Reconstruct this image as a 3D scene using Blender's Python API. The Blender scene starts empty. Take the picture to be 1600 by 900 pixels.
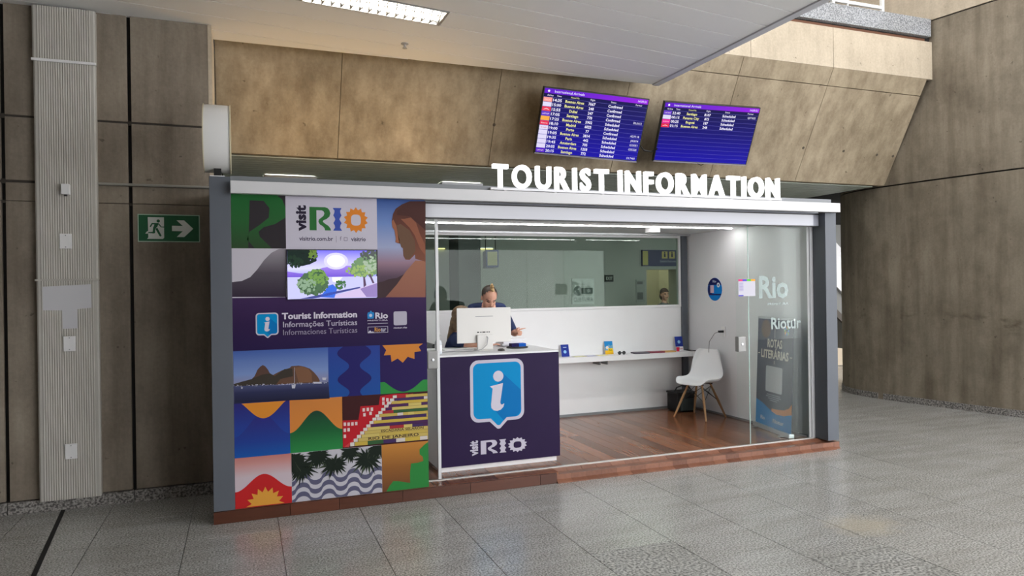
import bpy, bmesh, math, random
from mathutils import Matrix, Vector
random.seed(7)
SC = bpy.context.scene
COL = SC.collection

# ------------------------------------------------------------------ camera
FPX, YAW, ROLL, EYE = 1108.0, math.radians(20.8), 0.0145, 1.68
cam_d = bpy.data.cameras.new('camera'); cam = bpy.data.objects.new('camera', cam_d); COL.objects.link(cam)
cam_d.sensor_width = 36.0; cam_d.lens = 36.0 * FPX / 1600.0; cam_d.clip_start = 0.05; cam_d.clip_end = 200
cam.matrix_world = Matrix.Translation((0, 0, EYE)) @ Matrix.Rotation(-YAW, 4, 'Z') @ Matrix.Rotation(math.pi/2, 4, 'X') @ Matrix.Rotation(-ROLL, 4, 'Z')
SC.camera = cam

# ------------------------------------------------------------------ world, exposure
W = bpy.data.worlds.new('hall_daylight'); SC.world = W; W.use_nodes = True
W.node_tree.nodes['Background'].inputs[0].default_value = (0.985, 0.985, 1.0, 1)
W.node_tree.nodes['Background'].inputs[1].default_value = 4.9
vs = SC.view_settings
vs.view_transform = 'Standard'; vs.look = 'None'; vs.gamma = 1.0; vs.use_curve_mapping = False; vs.exposure = 0.22

# ------------------------------------------------------------------ helpers
def lin(c):
    return tuple((v/12.92 if v <= 0.04045 else ((v+0.055)/1.055)**2.4) for v in (x/255.0 for x in c))
MATS = {}
def nmat(name):
    m = bpy.data.materials.new(name); m.use_nodes = True
    return m, m.node_tree.nodes, m.node_tree.links, m.node_tree.nodes['Principled BSDF']
def pmat(name, rgb, rough=0.5, metal=0.0, spec=0.5, mul=1.0, var=0.0, scale=8.0, bump=0.0):
    """plain procedural paint: colour with a faint noise"""
    if name in MATS: return MATS[name]
    m, N, L, B = nmat(name)
    c = [min(0.95, v*mul) for v in lin(rgb)]
    B.inputs['Base Color'].default_value = (*c, 1); B.inputs['Roughness'].default_value = rough
    B.inputs['Metallic'].default_value = metal; B.inputs['Specular IOR Level'].default_value = spec
    if var or bump:
        g = N.new('ShaderNodeNewGeometry'); n = N.new('ShaderNodeTexNoise'); n.inputs['Scale'].default_value = scale; n.inputs['Detail'].default_value = 4
        L.new(g.outputs['Position'], n.inputs['Vector'])
        if var:
            r = N.new('ShaderNodeValToRGB')
            r.color_ramp.elements[0].color = (*[v*(1-var) for v in c], 1); r.color_ramp.elements[1].color = (*[min(.95, v*(1+var)) for v in c], 1)
            r.color_ramp.elements[0].position = .3; r.color_ramp.elements[1].position = .7
            L.new(n.outputs['Fac'], r.inputs['Fac']); L.new(r.outputs['Color'], B.inputs['Base Color'])
        if bump:
            b = N.new('ShaderNodeBump'); b.inputs['Strength'].default_value = bump; b.inputs['Distance'].default_value = .01
            L.new(n.outputs['Fac'], b.inputs['Height']); L.new(b.outputs['Normal'], B.inputs['Normal'])
    MATS[name] = m; return m
def ink(r, g, b, k=1.0):
    """printed colour"""
    return pmat('ink_%d_%d_%d' % (r, g, b), (r, g, b), 0.5, spec=.1, mul=.95*k)
def emat(name, rgb, s, base=(8, 8, 10)):
    if name in MATS: return MATS[name]
    m, N, L, B = nmat(name)
    B.inputs['Base Color'].default_value = (*lin(base), 1); B.inputs['Roughness'].default_value = .25
    B.inputs['Emission Color'].default_value = (*lin(rgb), 1); B.inputs['Emission Strength'].default_value = s
    MATS[name] = m; return m
def gmat(name, stops, emit=0.0, axis='Z', mul=.95):
    """printed vertical gradient; stops: (pos, rgb)"""
    if name in MATS: return MATS[name]
    m, N, L, B = nmat(name)
    t = N.new('ShaderNodeTexCoord'); s = N.new('ShaderNodeSeparateXYZ'); r = N.new('ShaderNodeValToRGB')
    L.new(t.outputs['Generated'], s.inputs[0]); L.new(s.outputs[axis], r.inputs['Fac'])
    e = r.color_ramp.elements
    while len(e) < len(stops): e.new(.5)
    for k, (p, c) in enumerate(stops):
        e[k].position = p; e[k].color = (*[min(.95, v*(1 if emit else mul)) for v in lin(c)], 1)
    if emit:
        B.inputs['Base Color'].default_value = (.005, .005, .006, 1); L.new(r.outputs['Color'], B.inputs['Emission Color']); B.inputs['Emission Strength'].default_value = emit
    else: L.new(r.outputs['Color'], B.inputs['Base Color'])
    B.inputs['Roughness'].default_value = .5; B.inputs['Specular IOR Level'].default_value = .1
    MATS[name] = m; return m
def concrete(name, a, b, rough=.75, streak=1.0, blot=.5, band=None):
    m, N, L, B = nmat(name)
    g = N.new('ShaderNodeNewGeometry')
    def noise(sc, det, vec=(1, 1, 1), rgh=.6):
        mp = N.new('ShaderNodeMapping'); mp.inputs['Scale'].default_value = vec; L.new(g.outputs['Position'], mp.inputs['Vector'])
        n = N.new('ShaderNodeTexNoise'); n.inputs['Scale'].default_value = sc; n.inputs['Detail'].default_value = det; n.inputs['Roughness'].default_value = rgh
        L.new(mp.outputs['Vector'], n.inputs['Vector']); return n.outputs['Fac']
    def ramp(fac, p0, p1, c0, c1):
        r = N.new('ShaderNodeValToRGB'); r.color_ramp.elements[0].position = p0; r.color_ramp.elements[1].position = p1
        r.color_ramp.elements[0].color = (*c0, 1); r.color_ramp.elements[1].color = (*c1, 1); L.new(fac, r.inputs['Fac']); return r.outputs['Color']
    def mul(x, y, f):
        k = N.new('ShaderNodeMix'); k.data_type = 'RGBA'; k.blend_type = 'MULTIPLY'; k.inputs['Factor'].default_value = f
        L.new(x, k.inputs['A']); L.new(y, k.inputs['B']); return k.outputs['Result']
    base = ramp(noise(.9, 6), .32, .68, lin(a), lin(b))
    s = ramp(noise(5, 5, (1.3, 1.3, .12)), .35, .6, (.72, .70, .68), (1, 1, 1))
    bl = ramp(noise(2.6, 7, (1, 1, .7), .7), .36, .56, (.66, .64, .62), (1, 1, 1))
    fine = ramp(noise(38, 3), .3, .7, (.84, .84, .84), (1, 1, 1))
    pits = ramp(noise(14, 2), .24, .29, (.45, .44, .42), (1, 1, 1))
    c = mul(mul(mul(mul(base, s, streak), bl, blot), fine, .8), pits, .8)
    if band:      # damp stains along a pour line
        sp = N.new('ShaderNodeSeparateXYZ'); L.new(g.outputs['Position'], sp.inputs[0])
        d = N.new('ShaderNodeMath'); d.operation = 'SUBTRACT'; L.new(sp.outputs['Z'], d.inputs[0]); d.inputs[1].default_value = band
        ab = N.new('ShaderNodeMath'); ab.operation = 'ABSOLUTE'; L.new(d.outputs[0], ab.inputs[0])
        mr = N.new('ShaderNodeMapRange'); mr.inputs['From Min'].default_value = 0; mr.inputs['From Max'].default_value = .16; mr.inputs['To Min'].default_value = 1; mr.inputs['To Max'].default_value = 0; L.new(ab.outputs[0], mr.inputs['Value'])
        nz = N.new('ShaderNodeMapRange'); nz.inputs['From Min'].default_value = .56; nz.inputs['From Max'].default_value = .70; L.new(noise(2.6, 4, (1, 1, 2)), nz.inputs['Value'])
        mm = N.new('ShaderNodeMath'); mm.operation = 'MULTIPLY'; L.new(mr.outputs['Result'], mm.inputs[0]); L.new(nz.outputs['Result'], mm.inputs[1])
        kb_ = N.new('ShaderNodeMix'); kb_.data_type = 'RGBA'; L.new(mm.outputs[0], kb_.inputs['Factor']); L.new(c, kb_.inputs['A']); kb_.inputs['B'].default_value = (*lin((70, 60, 42)), 1); c = kb_.outputs['Result']
    L.new(c, B.inputs['Base Color']); B.inputs['Roughness'].default_value = rough; B.inputs['Specular IOR Level'].default_value = .25
    bp = N.new('ShaderNodeBump'); bp.inputs['Strength'].default_value = .25; bp.inputs['Distance'].default_value = .01
    L.new(noise(30, 5), bp.inputs['Height']); L.new(bp.outputs['Normal'], B.inputs['Normal'])
    return m
def granite(name, a, b, rough, spec=.5, sc=70, rnd=.12, stain=None):
    m, N, L, B = nmat(name)
    g = N.new('ShaderNodeNewGeometry')
    def noise(s, det, vec=(1, 1, 1)):
        mp = N.new('ShaderNodeMapping'); mp.inputs['Scale'].default_value = vec; L.new(g.outputs['Position'], mp.inputs['Vector'])
        n = N.new('ShaderNodeTexNoise'); n.inputs['Scale'].default_value = s; n.inputs['Detail'].default_value = det; L.new(mp.outputs['Vector'], n.inputs['Vector']); return n.outputs['Fac']
    r = N.new('ShaderNodeValToRGB'); r.color_ramp.elements[0].position = .38; r.color_ramp.elements[1].position = .62
    r.color_ramp.elements[0].color = (*lin(a), 1); r.color_ramp.elements[1].color = (*lin(b), 1); L.new(noise(sc, 3), r.inputs['Fac'])
    r2 = N.new('ShaderNodeValToRGB'); r2.color_ramp.elements[0].position = .35; r2.color_ramp.elements[1].position = .65
    r2.color_ramp.elements[0].color = (.80, .79, .77, 1); r2.color_ramp.elements[1].color = (1, 1, 1, 1); L.new(noise(3, 6, (.55, 2.2, 1)), r2.inputs['Fac'])
    k = N.new('ShaderNodeMix'); k.data_type = 'RGBA'; k.blend_type = 'MULTIPLY'; k.inputs['Factor'].default_value = .8
    L.new(r.outputs['Color'], k.inputs['A']); L.new(r2.outputs['Color'], k.inputs['B'])
    oi = N.new('ShaderNodeObjectInfo'); mr = N.new('ShaderNodeMapRange'); mr.inputs['To Min'].default_value = 1-rnd; mr.inputs['To Max'].default_value = 1+rnd*.5
    L.new(oi.outputs['Random'], mr.inputs['Value'])
    k2 = N.new('ShaderNodeMix'); k2.data_type = 'RGBA'; k2.blend_type = 'MULTIPLY'; k2.inputs['Factor'].default_value = 1
    L.new(k.outputs['Result'], k2.inputs['A']); L.new(mr.outputs['Result'], k2.inputs['B']); L.new(k2.outputs['Result'], B.inputs['Base Color'])
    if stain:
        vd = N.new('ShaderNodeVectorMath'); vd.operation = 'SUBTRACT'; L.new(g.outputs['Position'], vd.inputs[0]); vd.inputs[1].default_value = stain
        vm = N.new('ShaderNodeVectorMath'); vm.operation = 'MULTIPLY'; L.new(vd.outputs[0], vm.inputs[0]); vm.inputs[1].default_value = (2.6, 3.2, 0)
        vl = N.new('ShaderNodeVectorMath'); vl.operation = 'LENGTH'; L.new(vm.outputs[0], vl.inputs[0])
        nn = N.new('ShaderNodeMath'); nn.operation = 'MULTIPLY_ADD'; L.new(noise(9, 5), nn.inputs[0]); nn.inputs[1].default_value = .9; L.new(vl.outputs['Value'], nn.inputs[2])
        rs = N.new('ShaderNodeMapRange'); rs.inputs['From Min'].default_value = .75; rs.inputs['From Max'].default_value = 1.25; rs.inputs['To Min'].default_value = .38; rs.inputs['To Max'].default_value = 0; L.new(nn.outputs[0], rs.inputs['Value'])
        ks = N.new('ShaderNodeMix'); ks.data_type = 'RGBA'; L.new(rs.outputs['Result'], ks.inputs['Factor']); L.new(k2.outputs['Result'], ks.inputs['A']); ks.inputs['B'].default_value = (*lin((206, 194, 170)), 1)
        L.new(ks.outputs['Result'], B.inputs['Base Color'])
    n3 = noise(6, 4); mr2 = N.new('ShaderNodeMapRange'); mr2.inputs['To Min'].default_value = rough*.75; mr2.inputs['To Max'].default_value = rough*1.3
    L.new(n3, mr2.inputs['Value']); L.new(mr2.outputs['Result'], B.inputs['Roughness']); B.inputs['Specular IOR Level'].default_value = spec
    return m
def wood(name, a, b, rough, vec=(14, 1.2, 14)):
    m, N, L, B = nmat(name)
    g = N.new('ShaderNodeNewGeometry'); oi = N.new('ShaderNodeObjectInfo')
    mp = N.new('ShaderNodeMapping'); mp.inputs['Scale'].default_value = vec; L.new(g.outputs['Position'], mp.inputs['Vector'])
    n = N.new('ShaderNodeTexNoise'); n.inputs['Scale'].default_value = 3; n.inputs['Detail'].default_value = 6; L.new(mp.outputs['Vector'], n.inputs['Vector'])
    ad = N.new('ShaderNodeMath'); ad.operation = 'MULTIPLY_ADD'; ad.inputs[1].default_value = .55; L.new(n.outputs['Fac'], ad.inputs[0])
    mr = N.new('ShaderNodeMath'); mr.operation = 'MULTIPLY'; mr.inputs[1].default_value = .55; L.new(oi.outputs['Random'], mr.inputs[0]); L.new(mr.outputs[0], ad.inputs[2])
    r = N.new('ShaderNodeValToRGB'); r.color_ramp.elements[0].position = .15; r.color_ramp.elements[1].position = .85
    r.color_ramp.elements[0].color = (*lin(a), 1); r.color_ramp.elements[1].color = (*lin(b), 1); L.new(ad.outputs[0], r.inputs['Fac'])
    L.new(r.outputs['Color'], B.inputs['Base Color']); B.inputs['Roughness'].default_value = rough; B.inputs['Specular IOR Level'].default_value = .4
    return m
def glassmat(name, tint, refl=1.0, ior=1.5):
    m = bpy.data.materials.new(name); m.use_nodes = True; N = m.node_tree.nodes; L = m.node_tree.links; N.clear()
    o = N.new('ShaderNodeOutputMaterial'); t = N.new('ShaderNodeBsdfTransparent'); g = N.new('ShaderNodeBsdfGlossy'); f = N.new('ShaderNodeFresnel'); x = N.new('ShaderNodeMixShader')
    t.inputs['Color'].default_value = (*tint, 1); g.inputs['Roughness'].default_value = .0; f.inputs['IOR'].default_value = ior
    k = N.new('ShaderNodeMath'); k.operation = 'MULTIPLY'; k.inputs[1].default_value = refl; k.use_clamp = True
    L.new(f.outputs[0], k.inputs[0]); L.new(k.outputs[0], x.inputs[0]); L.new(t.outputs[0], x.inputs[1]); L.new(g.outputs[0], x.inputs[2]); L.new(x.outputs[0], o.inputs['Surface'])
    return m

def wm(o):
    if o is None: return Matrix()
    return (wm(o.parent) @ o.matrix_parent_inverse @ o.matrix_basis) if o.parent else o.matrix_basis.copy()
def link(name, me, mat, parent=None, center=True):
    """mesh given in world coordinates -> object with its origin at its own base centre"""
    o = bpy.data.objects.new(name, me); COL.objects.link(o)
    if mat is not None and not me.materials: me.materials.append(mat)
    if center and len(me.vertices):
        xs = [v.co for v in me.vertices]
        c = Vector(((min(v.x for v in xs)+max(v.x for v in xs))/2, (min(v.y for v in xs)+max(v.y for v in xs))/2, min(v.z for v in xs)))
        me.transform(Matrix.Translation(-c)); o.location = c
    if parent is not None:
        o.parent = parent; o.matrix_parent_inverse = wm(parent).inverted()
    return o
def tag(o, label=None, cat=None, group=None, kind=None):
    if label: o['label'] = label
    if cat: o['category'] = cat
    if group: o['group'] = group
    if kind: o['kind'] = kind
    return o
def thing(name, loc, label, cat, group=None):
    o = bpy.data.objects.new(name, None); COL.objects.link(o); o.location = loc; o.empty_display_size = .1
    return tag(o, label, cat, group)
def struct(o): o['kind'] = 'structure'; return o
class MB:
    """collects shapes into one mesh (world coordinates)"""
    def __init__(s): s.v = []; s.f = []
    def box(s, x0, x1, y0, y1, z0, z1, M=None):
        b = len(s.v)
        p = [Vector(q) for q in ((x0,y0,z0),(x1,y0,z0),(x1,y1,z0),(x0,y1,z0),(x0,y0,z1),(x1,y0,z1),(x1,y1,z1),(x0,y1,z1))]
        s.v += [(M @ q) if M else q for q in p]
        s.f += [[b+i for i in f] for f in ((0,3,2,1),(4,5,6,7),(0,1,5,4),(1,2,6,5),(2,3,7,6),(3,0,4,7))]; return s
    def prism(s, pts, off):
        """closed polygon (list of Vectors) extruded by vector off; the first face looks against off"""
        b = len(s.v); n = len(pts); off = Vector(off)
        nr = Vector((0, 0, 0))
        for i in range(n): nr += Vector(pts[i]).cross(Vector(pts[(i+1) % n]))
        P = [Vector(p) for p in pts]
        if nr.dot(off) > 0: P = P[::-1]
        s.v += P + [p+off for p in P]
        s.f.append([b+i for i in range(n)]); s.f.append([b+n+i for i in range(n)][::-1])
        for i in range(n): j = (i+1) % n; s.f.append([b+j, b+i, b+n+i, b+n+j])
        return s
    def tube(s, path, r, n=8, cap=True):
        b = len(s.v); P = [Vector(p) for p in path]; R = r if isinstance(r, (list, tuple)) else [r]*len(P)
        up = None
        for i, p in enumerate(P):
            t = ((P[min(i+1, len(P)-1)]-P[max(i-1, 0)])).normalized()
            if up is None: up = Vector((0, 0, 1)) if abs(t.z) < .9 else Vector((1, 0, 0))
            a = t.cross(up)
            if a.length < 1e-4: up = Vector((1, 0, 0)); a = t.cross(up)
            a.normalize(); c = a.cross(t).normalized(); up = c
            for k in range(n):
                w = 2*math.pi*k/n; s.v.append(p + (a*math.cos(w)+c*math.sin(w))*R[i])
        for i in range(len(P)-1):
            for k in range(n):
                j = (k+1) % n; s.f.append([b+i*n+k, b+i*n+j, b+(i+1)*n+j, b+(i+1)*n+k])
        if cap: s.f.append([b+k for k in range(n)][::-1]); e = b+(len(P)-1)*n; s.f.append([e+k for k in range(n)])
        return s
    def lathe(s, prof, c, axis='Z', n=24):
        """prof: (r, h) list; revolve round axis through c"""
        b = len(s.v); c = Vector(c)
        for r, h in prof:
            for k in range(n):
                w = 2*math.pi*k/n; x, y = r*math.cos(w), r*math.sin(w)
                s.v.append(c + {'Z': Vector((x, y, h)), 'X': Vector((h, x, y)), 'Y': Vector((x, -h, y))}[axis])
        for i in range(len(prof)-1):
            for k in range(n):
                j = (k+1) % n; s.f.append([b+i*n+k, b+i*n+j, b+(i+1)*n+j, b+(i+1)*n+k])
        s.f.append([b+k for k in range(n)][::-1]); e = b+(len(prof)-1)*n; s.f.append([e+k for k in range(n)])
        return s
    def mesh(s, name='mesh', smooth=False):
        me = bpy.data.meshes.new(name); me.from_pydata([tuple(v) for v in s.v], [], s.f); me.validate(); me.update()
        bm = bmesh.new(); bm.from_mesh(me); bmesh.ops.recalc_face_normals(bm, faces=bm.faces); bm.to_mesh(me); bm.free()
        if smooth:
            me.polygons.foreach_set('use_smooth', [True]*len(me.polygons))
            try: me.set_sharp_from_angle(angle=math.radians(38))
            except Exception: pass
        return me
    def build(s, name, mat, parent=None, smooth=False, bevel=0.0):
        me = s.mesh(name, smooth)
        if bevel:
            bm = bmesh.new(); bm.from_mesh(me)
            bmesh.ops.bevel(bm, geom=[e for e in bm.edges if e.calc_face_angle(0) > .6], offset=bevel, segments=2, affect='EDGES', profile=.6)
            bm.to_mesh(me); bm.free()
        return link(name, me, mat, parent)
def box(name, x0, x1, y0, y1, z0, z1, mat, parent=None, bevel=0.0):
    return MB().box(x0, x1, y0, y1, z0, z1).build(name, mat, parent, bevel=bevel)

class Plane:
    """a flat print surface: o + x*ex + z*ez, n towards the viewer"""
    def __init__(s, o, ex=(1, 0, 0), ez=(0, 0, 1)):
        s.o = Vector(o); s.ex = Vector(ex).normalized(); s.ez = Vector(ez).normalized(); s.n = s.ex.cross(s.ez).normalized()
    def pt(s, x, z, d=0.0): return s.o + s.ex*x + s.ez*z + s.n*d
    def mat(s, x, z, d): return Matrix.Translation(s.pt(x, z, d)) @ Matrix(((s.ex.x, s.ez.x, s.n.x, 0), (s.ex.y, s.ez.y, s.n.y, 0), (s.ex.z, s.ez.z, s.n.z, 0), (0, 0, 0, 1)))
LAY = .0005
class Print:
    """collects flat polygons and lettering on a plane at a print layer, into one mesh"""
    def __init__(s, pl, layer=1): s.pl = pl; s.d = LAY*layer; s.mb = MB()
    def poly(s, pts):
        b = len(s.mb.v); d_ = s.d+2.5e-6*len(s.mb.f); s.mb.v += [s.pl.pt(x, z, d_) for x, z in pts]; s.mb.f.append(list(range(b, b+len(pts)))); return s
    def rect(s, x0, x1, z0, z1): return s.poly([(x0, z0), (x1, z0), (x1, z1), (x0, z1)])
    def disc(s, x, z, r, rz=None, n=18): return s.poly([(x+r*math.cos(2*math.pi*k/n), z+(rz or r)*math.sin(2*math.pi*k/n)) for k in range(n)])
    def quads(s, A, Bq):
        b = len(s.mb.v); n = len(A); s.mb.v += [s.pl.pt(x, z, s.d) for x, z in A] + [s.pl.pt(x, z, s.d) for x, z in Bq]
        for i in range(n): j = (i+1) % n; s.mb.f.append([b+i, b+j, b+n+j, b+n+i])
        return s
    def text(s, txt, x, z, h, w=None, align='L', bold=0.0, rot=0.0, shear=0.0):
        V, F, bw = glyphs(txt, bold, shear); k = h; kx = h if w is None else w/max(bw, 1e-6)
        b = len(s.mb.v); c, sn = math.cos(rot), math.sin(rot); off = {'L': 0, 'C': -.5*bw*kx, 'R': -bw*kx}[align]
        for vx, vy in V:
            px, py = vx*kx+off, vy*k; s.mb.v.append(s.pl.pt(x+c*px-sn*py, z+sn*px+c*py, s.d))
        s.mb.f += [[b+i for i in f] for f in F]; return s
    def build(s, name, mat, parent=None):
        me = bpy.data.meshes.new(name); me.from_pydata([tuple(v) for v in s.mb.v], [], s.mb.f); me.update()
        o = link(name, me, mat, parent)
        if name in SMALL or name.endswith('leaves') or name.endswith('lettering') and len(s.mb.f) > 400: o['kind'] = 'stuff'
        return o
SMALL = ('step_tiles', 'windows', 'boats', 'text_lines', 'row_lines', 'sheets', 'small_lettering', 'white_lettering', 'yellow_lettering', 'figure', 'social_icons')
_G = {}
def text_mesh(txt, bold=0.0, extrude=0.0, shear=0.0, res=2):
    cu = bpy.data.curves.new('t', 'FONT'); cu.body = txt; cu.size = 1.0; cu.offset = bold; cu.extrude = extrude; cu.resolution_u = res; cu.shear = shear
    ob = bpy.data.objects.new('t', cu); COL.objects.link(ob)
    dg = bpy.context.evaluated_depsgraph_get(); me = bpy.data.meshes.new_from_object(ob.evaluated_get(dg))
    bpy.data.objects.remove(ob); bpy.data.curves.remove(cu); return me
CAP = None
def glyphs(txt, bold=0.0, shear=0.0):
    """2-D glyph triangles, capital height 1"""
    global CAP
    if CAP is None:
        me = text_mesh('H'); CAP = max(v.co.y for v in me.vertices); bpy.data.meshes.remove(me)
    key = (txt, bold, shear)
    if key not in _G:
        me = text_mesh(txt, bold, 0, shear)
        x0 = min((v.co.x for v in me.vertices), default=0); x1 = max((v.co.x for v in me.vertices), default=0)
        _G[key] = ([((v.co.x-x0)/CAP, v.co.y/CAP) for v in me.vertices], [list(p.vertices) for p in me.polygons], (x1-x0)/CAP)
        bpy.data.meshes.remove(me)
    return _G[key]

# surveying the photograph: a pixel of the 1600x900 frame met with a vertical / horizontal plane of the place
def ray(u, v):
    x, y = u-800, -(v-450); c, s = math.cos(ROLL), math.sin(ROLL); x, y = c*x+s*y, -s*x+c*y
    return Vector((math.sin(YAW), math.cos(YAW), 0)) + Vector((math.cos(YAW), -math.sin(YAW), 0))*(x/FPX) + Vector((0, 0, y/FPX))
def atY(u, v, Y): d = ray(u, v); return Vector((0, 0, EYE)) + d*(Y/d.y)
def atZ(u, v, Z): d = ray(u, v); return Vector((0, 0, EYE)) + d*((Z-EYE)/d.z)

# ------------------------------------------------------------------ materials
M_conc = concrete('concrete_wall', (136, 126, 113), (163, 152, 137))
M_beam = concrete('concrete_beam', (160, 146, 122), (186, 171, 146), streak=1.0, blot=.6)
M_tower = concrete('concrete_tower', (134, 125, 109), (160, 149, 131), blot=.7, band=1.14)
M_pale = concrete('concrete_pale', (196, 183, 162), (214, 200, 178), streak=.4, blot=.35)
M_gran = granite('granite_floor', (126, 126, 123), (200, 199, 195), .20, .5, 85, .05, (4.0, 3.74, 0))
M_grand = granite('granite_rough', (102, 103, 100), (194, 194, 190), .42, .3, 58, .05)
M_granb = granite('granite_skirting', (82, 80, 78), (168, 164, 160), .45, .3, 60, .1)
M_granc = granite('granite_cap', (120, 124, 128), (190, 192, 196), .4, .4, 60, .08)
M_joint = pmat('black_joint', (18, 17, 16), .8)
M_white = pmat('white_laminate', (232, 232, 234), .45, var=.015, scale=3)
M_whitewall = pmat('white_wall', (228, 229, 232), .6, var=.02, scale=2)
M_ceil = pmat('ceiling_enamel', (248, 249, 252), .38, var=.02, scale=1.2)
M_grey = pmat('grey_paint', (86, 91, 99), .5, var=.03, scale=4)
M_greydk = pmat('grey_trim', (120, 124, 128), .4)
M_alu = pmat('aluminium', (190, 192, 196), .3, .7)
M_duct = pmat('duct_plastic', (188, 185, 177), .5, var=.05, scale=5)
M_plate = pmat('plate_white', (236, 236, 236), .45)
M_black = pmat('black_plastic', (14, 14, 16), .4)
M_soff = pmat('soffit_slats', (182, 190, 178), .45, var=.06, scale=3)
M_navy = pmat('navy_print', (42, 29, 64), .5, spec=.12, var=.08, scale=3)
M_woodf = wood('wood_floor', (92, 57, 39), (148, 98, 69), .2)
M_woodr = wood('wood_riser', (66, 36, 25), (94, 54, 38), .35, (1.2, 14, 14))
M_woodp = wood('wood_ramp', (94, 58, 44), (140, 95, 74), .28)
M_glass = glassmat('clear_glass', (.965, .985, .975), .03)
M_glassw = glassmat('tinted_window_glass', (.70, .79, .735), .42)
M_skin = pmat('skin', (214, 162, 138), .5, var=.05, scale=20)

# ------------------------------------------------------------------ the hall
CEIL = 3.92
floor = struct(box('floor', -9, 18, -6, 16, -.30, -.010, M_gran))
tile_me = {}
COLX = [.22+.6*i for i in range(-5, 16)]
offs = {3: 4.0, 4: 4.86, 5: 3.42}
for ci, x0 in enumerate(COLX):
    o0 = offs.get(ci-5, 3.42+1.2*random.random()); y = o0-1.2*math.ceil((o0-1.0)/1.2)
    while y < 9.0:
        cx, cy = x0+.3, y+.6
        dpt = cx*math.sin(YAW)+cy*math.cos(YAW)
        if dpt > 2.6:
            key = 'tile'
            if key not in tile_me:
                mb = MB().box(-.2975, .2975, -.5975, .5975, -.010, 0)
                tile_me[key] = mb.mesh('floor_tile'); tile_me[key].materials.append(M_gran)
                m2 = tile_me[key].copy(); m2.materials.clear(); m2.materials.append(M_grand); tile_me['dark'] = m2
            dark = (ci-5 == 3 and 2.7 < y < 3.2) or (ci-5 == 5 and 2.1 < y < 2.4)
            t = bpy.data.objects.new('floor_tile', tile_me['dark' if dark else 'tile']); COL.objects.link(t); t.location = (cx, cy, 0); t.parent = floor
            t.matrix_parent_inverse = wm(floor).inverted()
        y += 1.2
MB().prism([Vector((-1.345, 6.42, .0008)), Vector((-1.315, 6.42, .0008)), Vector((-1.06, 3.8, .0008)), Vector((-1.09, 3.8, .0008))], (0, 0, .001)).build('expansion_joint', M_joint, floor)

# left concrete wall made of cast panels with open joints
WY = 6.44
wall_left = struct(box('wall_left', -9, -.23, WY+.035, WY+.60, 0, CEIL, M_joint))
M_groove = pmat('groove_concrete', (62, 56, 50), .8)
for z0_, z1_ in ((2.39, 2.41), (2.54, 2.575), (3.04, 3.075)): box('groove_back', -4.0, -.235, WY+.012, WY+.034, z0_, z1_, M_groove, wall_left)
zc = [(.10, 2.402), (2.406, 2.545), (2.565, 3.05), (3.066, CEIL)]
xc = [(-4.0, -2.62), (-2.59, -1.715), (-1.685, -.85), (-.822, -.232)]
for xi, (a, b) in enumerate(xc):
    for z0, z1 in zc: box('concrete_panel', a, b, WY, WY+.06, z0, z1, M_conc, wall_left, .004)
for (a, b) in ((-5, -1.70), (-1.695, -.84), (-.835, -.20)):
    struct(box('baseboard_left', a, b, WY-.02, WY+.03, 0, .095, M_granb, bevel=.004))
struct(box('trim_1', -.245, -.215, WY-.002, WY+.60, .1, CEIL, M_pale))
tag(MB().tube([(-1.06, WY-.014, 2.556), (-.235, WY-.014, 2.556)], .011, 10).build('conduit', pmat('conduit_grey', (150, 148, 140), .5), None, True), 'thin grey conduit pipe running level across the left concrete wall', 'pipe')

# ceiling of long enamelled panels, seams turned a little against the booth
CY = 6.80; CXR = 4.28; SL = .142
ceiling = struct(MB().box(-9, CXR+.08, -6, CY, CEIL+.03, CEIL+.75).build('ceiling', M_joint))
def seam_y(k, x): return 6.228-.3185*k + SL*(x-CXR)
lumx = (.43, 1.60)
def clip_poly(P, ymax):
    out = []
    for i in range(len(P)):
        a, b = P[i], P[(i+1) % len(P)]
        if a[1] <= ymax: out.append(a)
        if (a[1] <= ymax) != (b[1] <= ymax):
            t = (ymax-a[1])/(b[1]-a[1]); out.append((a[0]+t*(b[0]-a[0]), ymax))
    return out
for k in range(-6, 36):
    spans = [(-8.0, CXR)] if k != 0 else [(-8.0, lumx[0]), (lumx[1], CXR)]
    for a, b in spans:
        P = [(a, seam_y(k+1, a)+.006), (b, seam_y(k+1, b)+.006), (b, seam_y(k, b)-.006), (a, seam_y(k, a)-.006)]
        P = clip_poly(P, CY)
        if len(P) >= 3: MB().prism([Vector((x, y, CEIL)) for x, y in P], (0, 0, .035)).build('ceiling_panel', M_ceil, ceiling)
struct(box('trim_2', CXR+.006, CXR+.085, -6, CY, CEIL-.012, CEIL+.78, pmat('ceiling_edge', (214, 216, 224), .45)))
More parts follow.
